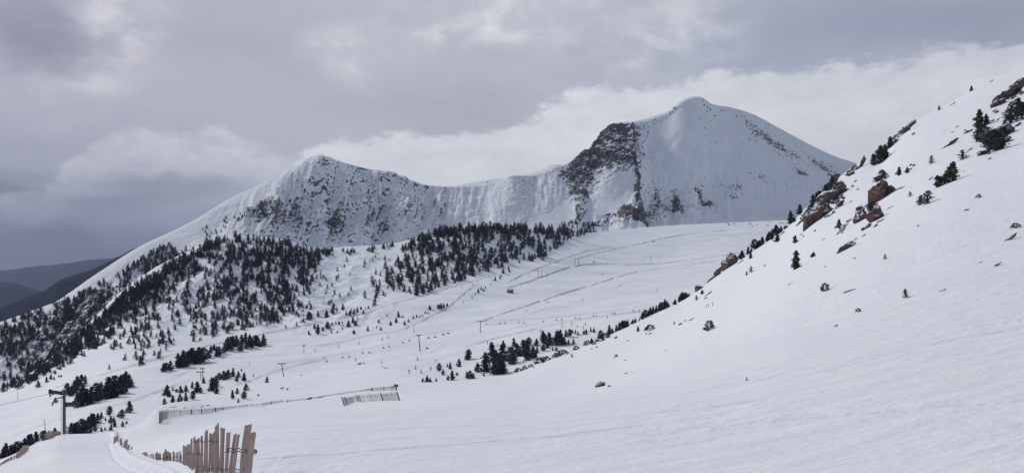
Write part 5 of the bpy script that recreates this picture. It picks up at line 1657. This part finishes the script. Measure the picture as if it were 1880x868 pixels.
end_p = near.at(1178, 575)
pt = valley.at(1200, 566)
topD = np.array((pt[0], pt[1], (CY - 557) / F * pt[1]))
tops_ = [pA[2], pB[2], pC[2], topD]
for s, nm in ((-1, 'valley-side'), (1, 'mountain-side')):
    m = MB()
    for a, b in zip(tops_[:-1], tops_[1:]):
        off = np.array((s * 1.5, 0, 0.1))
        m.tube(rope_pts(a + off, b + off), 0.03, 4)
    o = link('lift_cable', m.mesh('lift_cable', True), None, M['cable'])
    tag(o, f'thin {nm} rope of the chairlift strung over the pistes', 'cable')

cm_ = MB()
cm_.tube([(0, 0, 0), (0, 0.12, -0.9), (0, 0, -1.9)], 0.05, 6)
cm_.tube([(-0.85, 0, -1.9), (0.85, 0, -1.9)], 0.05, 6)
for s in (-0.85, 0.85):
    cm_.tube([(s, 0, -1.9), (s, 0.1, -2.5), (s, -0.5, -2.55)], 0.05, 6)
cm_.box((0, -0.2, -2.5), (1.7, 0.6, 0.12)); cm_.box((0, 0.12, -2.15), (1.7, 0.1, 0.65))
chair_mesh = cm_.mesh('lift_chair'); chair_mesh.materials.append(M['dark_steel'])
chairs = []
for u in (893, 928, 962, 997, 1031, 1064, 1095, 1130, 1163): chairs.append((pC[2], topD, u, 1, 'on the far rope, dark,'))
for u in (918, 953, 1022, 1057, 1090, 1125): chairs.append((pC[2], topD, u, -1, 'on the near rope'))
for u in (641, 678, 787, 799, 600): chairs.append((pA[2], pB[2], u, 1, '') if u < 770 else (pB[2], pC[2], u, 1, ''))
for u in (629, 666, 704, 714, 740, 752, 814, 823): chairs.append((pA[2], pB[2], u, -1, '') if u < 768 else (pB[2], pC[2], u, -1, ''))
segs = {}
for (a, b, u, s, _) in chairs:
    segs.setdefault((round(float(a[0]), 1), s), []).append((u, a, b, s))
SEGNAME = {round(float(pA[2][0]), 1): 'between the left and the tallest pylon', round(float(pB[2][0]), 1): 'right of the tallest pylon', round(float(pC[2][0]), 1): 'right of the pylon above the brow'}
for (k, s), lst in segs.items():
    lst.sort(key=lambda t: t[0])
    for i, (u, a, b, s_) in enumerate(lst):
        ts = np.linspace(0, 1, 400)
        q = a[None] + (b - a)[None] * ts[:, None] + np.array((s * 1.5, 0, 0.1))
        L = np.linalg.norm(b - a)
        q[:, 2] -= L * 0.02 * 4 * ts * (1 - ts)
        uu_ = CX + F * q[:, 0] / q[:, 1]
        p = q[int(np.argmin(np.abs(uu_ - u)))]
        o = bpy.data.objects.new('lift_chair', chair_mesh); COL.objects.link(o)
        o.location = p; dv = b - a
        o.rotation_euler = (0, 0, math.atan2(dv[1], dv[0]) + math.pi / 2)
        tag(o, f'dark chair on {"farther" if s > 0 else "nearer"} rope {SEGNAME[k]}, {place_word(i, len(lst))}', 'lift chair', 'chairs hanging from the chairlift')

# thin poles
def pole(u, v, h, label, layer=valley, r=0.07, lean=0.0):
    p = layer.at(u, v)
    hm = h * p[1] / F
    m = MB().tube([(0, 0, -0.4), (-math.tan(lean) * hm, 0, hm)], [r, r * 0.7], 7)
    m.tube([(-math.tan(lean) * hm, 0, hm), (-math.tan(lean) * hm, 0, hm + 0.12)], [r * 1.1, r * 0.9], 7)
    o = link('marker_pole', m.mesh('marker_pole', True), None, M['post'])
    o.location = p
    tag(o, label, 'pole')
pole(32.5, 735, 24, 'tall thin pole on the open snow at the far left', r=0.10)
pole(84, 791, 22, 'leaning thin pole left of the big pylon', r=0.10, lean=0.15)
pole(458, 671, 8, 'short pole on the piste above the lone pine', r=0.13)
pole(287, 724, 5, 'short pole beside the lower cat track', r=0.08)
for i, (u, v, w) in enumerate([(1296.5, 566, 'left'), (1300.5, 563, 'middle'), (1308, 561, 'right')]):
    pole(u, v, 5, f'{w} one of three thin stakes above the dark shrub', near, 0.05)
fp = valley.at(704, 676)
m = MB().tube([(-1.6, 0.6, 1.3), (0, 0, 0.6), (2.6, -0.6, 0.0)], [0.08, 0.11, 0.16], 7)
o = link('fallen_pole', m.mesh('fallen_pole', True), None, M['post']); o.location = fp
tag(o, 'bent dark pole lying on the piste below the chairlift', 'pole')

# small hut
hp = valley.at(936.5, 537.2)
s = hp[1] / F
hut = empty('hut', hp); hut.rotation_euler = (0, 0, rad(14))
tag(hut, 'small red-brown hut with snow dusted roof on the piste', 'hut')
w, dp_, hh = 11.0 * s, 5.0 * s, 4.2 * s
link('wall', MB().box((0, 0, hh / 2 - 0.4), (w, dp_, hh + 0.8)).mesh('wall'), hut, M['hut_wall'])
rf = MB().add([(-w * .55, -dp_ * .62, hh * .98), (w * .55, -dp_ * .62, hh * .98), (w * .55, 0, hh * 1.5), (-w * .55, 0, hh * 1.5), (-w * .55, dp_ * .62, hh * .98), (w * .55, dp_ * .62, hh * .98),
               (-w * .55, -dp_ * .62, hh * 1.06), (w * .55, -dp_ * .62, hh * 1.06), (w * .55, 0, hh * 1.58), (-w * .55, 0, hh * 1.58), (-w * .55, dp_ * .62, hh * 1.06), (w * .55, dp_ * .62, hh * 1.06)],
              [(6, 7, 8, 9), (9, 8, 11, 10), (0, 3, 2, 1), (3, 4, 5, 2), (0, 1, 7, 6), (4, 10, 11, 5), (0, 6, 9, 3), (3, 9, 10, 4), (1, 2, 8, 7), (2, 5, 11, 8)])
link('roof', rf.mesh('roof'), hut, M['hut_roof'])
link('door', MB().box((w * 0.2, -dp_ * .5 - 0.05, hh * .38), (w * .16, 0.08, hh * .76)).mesh('door'), hut, M['hut_door'])
link('window', MB().box((-w * 0.2, -dp_ * .5 - 0.05, hh * .55), (w * .14, 0.08, hh * .3)).mesh('window'), hut, M['hut_door'])

# ------------------------------------------------------------------ skiers
def skier_mesh():
    me = bpy.data.meshes.new('body')
    J = [(0, 0, 0.92), (0, 0.03, 1.15), (0, 0.06, 1.38), (0, 0.10, 1.50), (0, 0.13, 1.64), (0, 0.13, 1.74),
         (-0.19, 0.06, 1.38), (-0.30, -0.04, 1.14), (-0.30, 0.24, 1.05), (0.19, 0.06, 1.38), (0.30, -0.04, 1.14), (0.30, 0.24, 1.05),
         (-0.11, 0, 0.86), (-0.14, 0.14, 0.48), (-0.14, -0.02, 0.08), (-0.14, 0.14, 0.04), (0.11, 0, 0.86), (0.14, 0.14, 0.48), (0.14, -0.02, 0.08), (0.14, 0.14, 0.04)]
    Ed = [(0, 1), (1, 2), (2, 3), (3, 4), (4, 5), (2, 6), (6, 7), (7, 8), (2, 9), (9, 10), (10, 11), (0, 12), (12, 13), (13, 14), (14, 15), (0, 16), (16, 17), (17, 18), (18, 19)]
    R = [.16, .17, .17, .07, .12, .10, .09, .07, .055, .09, .07, .055, .11, .085, .075, .06, .11, .085, .075, .06]
    me.from_pydata(J, Ed, [])
    o = bpy.data.objects.new('tmp', me); COL.objects.link(o)
    o.modifiers.new('s', 'SKIN')
    for i, v in enumerate(me.skin_vertices[0].data): v.radius = (R[i], R[i]); v.use_root = (i == 0)
    sb = o.modifiers.new('d', 'SUBSURF'); sb.levels = 1; sb.render_levels = 1
    dg = bpy.context.evaluated_depsgraph_get()
    out = bpy.data.meshes.new_from_object(o.evaluated_get(dg))
    bpy.data.objects.remove(o)
    out.name = 'person'
    mi = []
    for p in out.polygons:
        z = p.center.z
        mi.append(2 if z > 1.56 else (0 if z > 0.88 else (1 if z > 0.16 else 2)))
    out.polygons.foreach_set('material_index', mi)
    return out


cloth = lambda n, c: mat_simple(n, c, tuple(x * 1.5 for x in c), 6.0, 0.8, bmp=0)
dark = cloth('black_cloth', (0.02, 0.02, 0.024)); trousers = cloth('dark_trousers', (0.03, 0.032, 0.042))
jackets = [('black', dark), ('navy', cloth('navy_jacket', (0.025, 0.035, 0.08))), ('grey', cloth('grey_jacket', (0.10, 0.10, 0.11))), ('dark red', cloth('dark_red_jacket', (0.16, 0.03, 0.03)))]
pm = skier_mesh()
PM = []
for nm, jm in jackets:
    c = pm.copy(); c.materials.clear()
    for x in (jm, trousers, dark): c.materials.append(x)
    PM.append((nm, c))
sk = MB()
sk.add([(-0.05, -0.75, 0), (0.05, -0.75, 0), (0.05, 0.8, 0), (0, 0.95, 0.08), (-0.05, 0.8, 0), (-0.05, -0.75, 0.025), (0.05, -0.75, 0.025), (0.05, 0.8, 0.025), (0, 0.95, 0.105), (-0.05, 0.8, 0.025)],
       [(0, 4, 3, 2, 1), (5, 6, 7, 8, 9), (0, 1, 6, 5), (1, 2, 7, 6), (2, 3, 8, 7), (3, 4, 9, 8), (4, 0, 5, 9)])
ski_mesh = sk.mesh('ski'); ski_mesh.materials.append(dark)

GROUPS = [
    ('on the piste left of the tallest pylon', [(621.5, 637), (653, 662), (659, 632), (702, 624), (713, 620), (701, 667), (760, 610), (578, 645)]),
    ('below the tallest pylon', [(751, 685), (763, 678), (773, 685), (791, 680), (801, 665), (767, 661)]),
    ('in the upper left corner of the pistes', [(847, 528), (864, 520), (850, 556), (868, 523), (876, 518)]),
    ('in the queue line below the upper piste', [(1076, 462), (1080, 461.5), (1084, 462), (1086.5, 462), (1100, 460), (1029, 464.5)]),
    ('on the piste above the brow clump', [(895, 631), (914, 635), (961, 630), (992.5, 609), (1023, 609), (1032.5, 600), (1050, 597), (1060, 601), (1071, 604), (1075, 597), (1115, 584), (1174, 573)]),
    ('riding the drag lift up the piste', [(1005, 502), (1035, 494), (1075, 485), (1102, 484.5), (1130, 485), (1157, 485.5), (1183, 485.5), (1210, 483), (1243, 480), (1272, 476)]),
    ('in the middle of the wide piste', [(967, 572), (1006, 556), (1070, 552), (1169, 501), (1106, 504), (1206, 534)]),
    ('on the highest piste under the right peak', [(1162, 451), (1230, 436), (1252, 432), (1088, 452), (1300, 426), (1378, 416)]),
]
for where, lst in GROUPS:
    lst = sorted(lst)
    for i, (u, v) in enumerate(lst):
        p = valley.at(u, v)
        nm, me = PM[(i * 3 + len(lst)) % 4]
        o = empty('person', (p[0], p[1], p[2] + 0.05))
        o.rotation_euler = (0, 0, random.uniform(0, 6.28))
        o.scale = (1.15, 1.15, 1.1)
        tag(o, f'skier in {nm} jacket {where}, {place_word(i, len(lst))}', 'person', 'skiers ' + where)
        link('body', me, o)
        for sx_ in (-0.14, 0.14):
            q = link('ski', ski_mesh, o); q.location = (sx_, 0.05, -0.02)

# ------------------------------------------------------------------ haze over the open end of the valley
HB = MB().box((0, 7300, -440), (29500, 15400, 1870))
ho = link('haze', HB.mesh('haze'))
hm = bpy.data.materials.new('haze'); hm.use_nodes = True
hm.node_tree.nodes.clear()
ht = NT(hm.node_tree)
hv = ht.n.new('ShaderNodeVolumePrincipled')
hv.inputs['Color'].default_value = (0.58, 0.70, 1.0, 1)
hv.inputs['Density'].default_value = 3.6e-5
hv.inputs['Anisotropy'].default_value = 0.2
hout = ht.n.new('ShaderNodeOutputMaterial')
ht.l.new(hv.outputs[0], hout.inputs['Volume'])
ho.data.materials.append(hm)
tag(ho, kind='stuff')
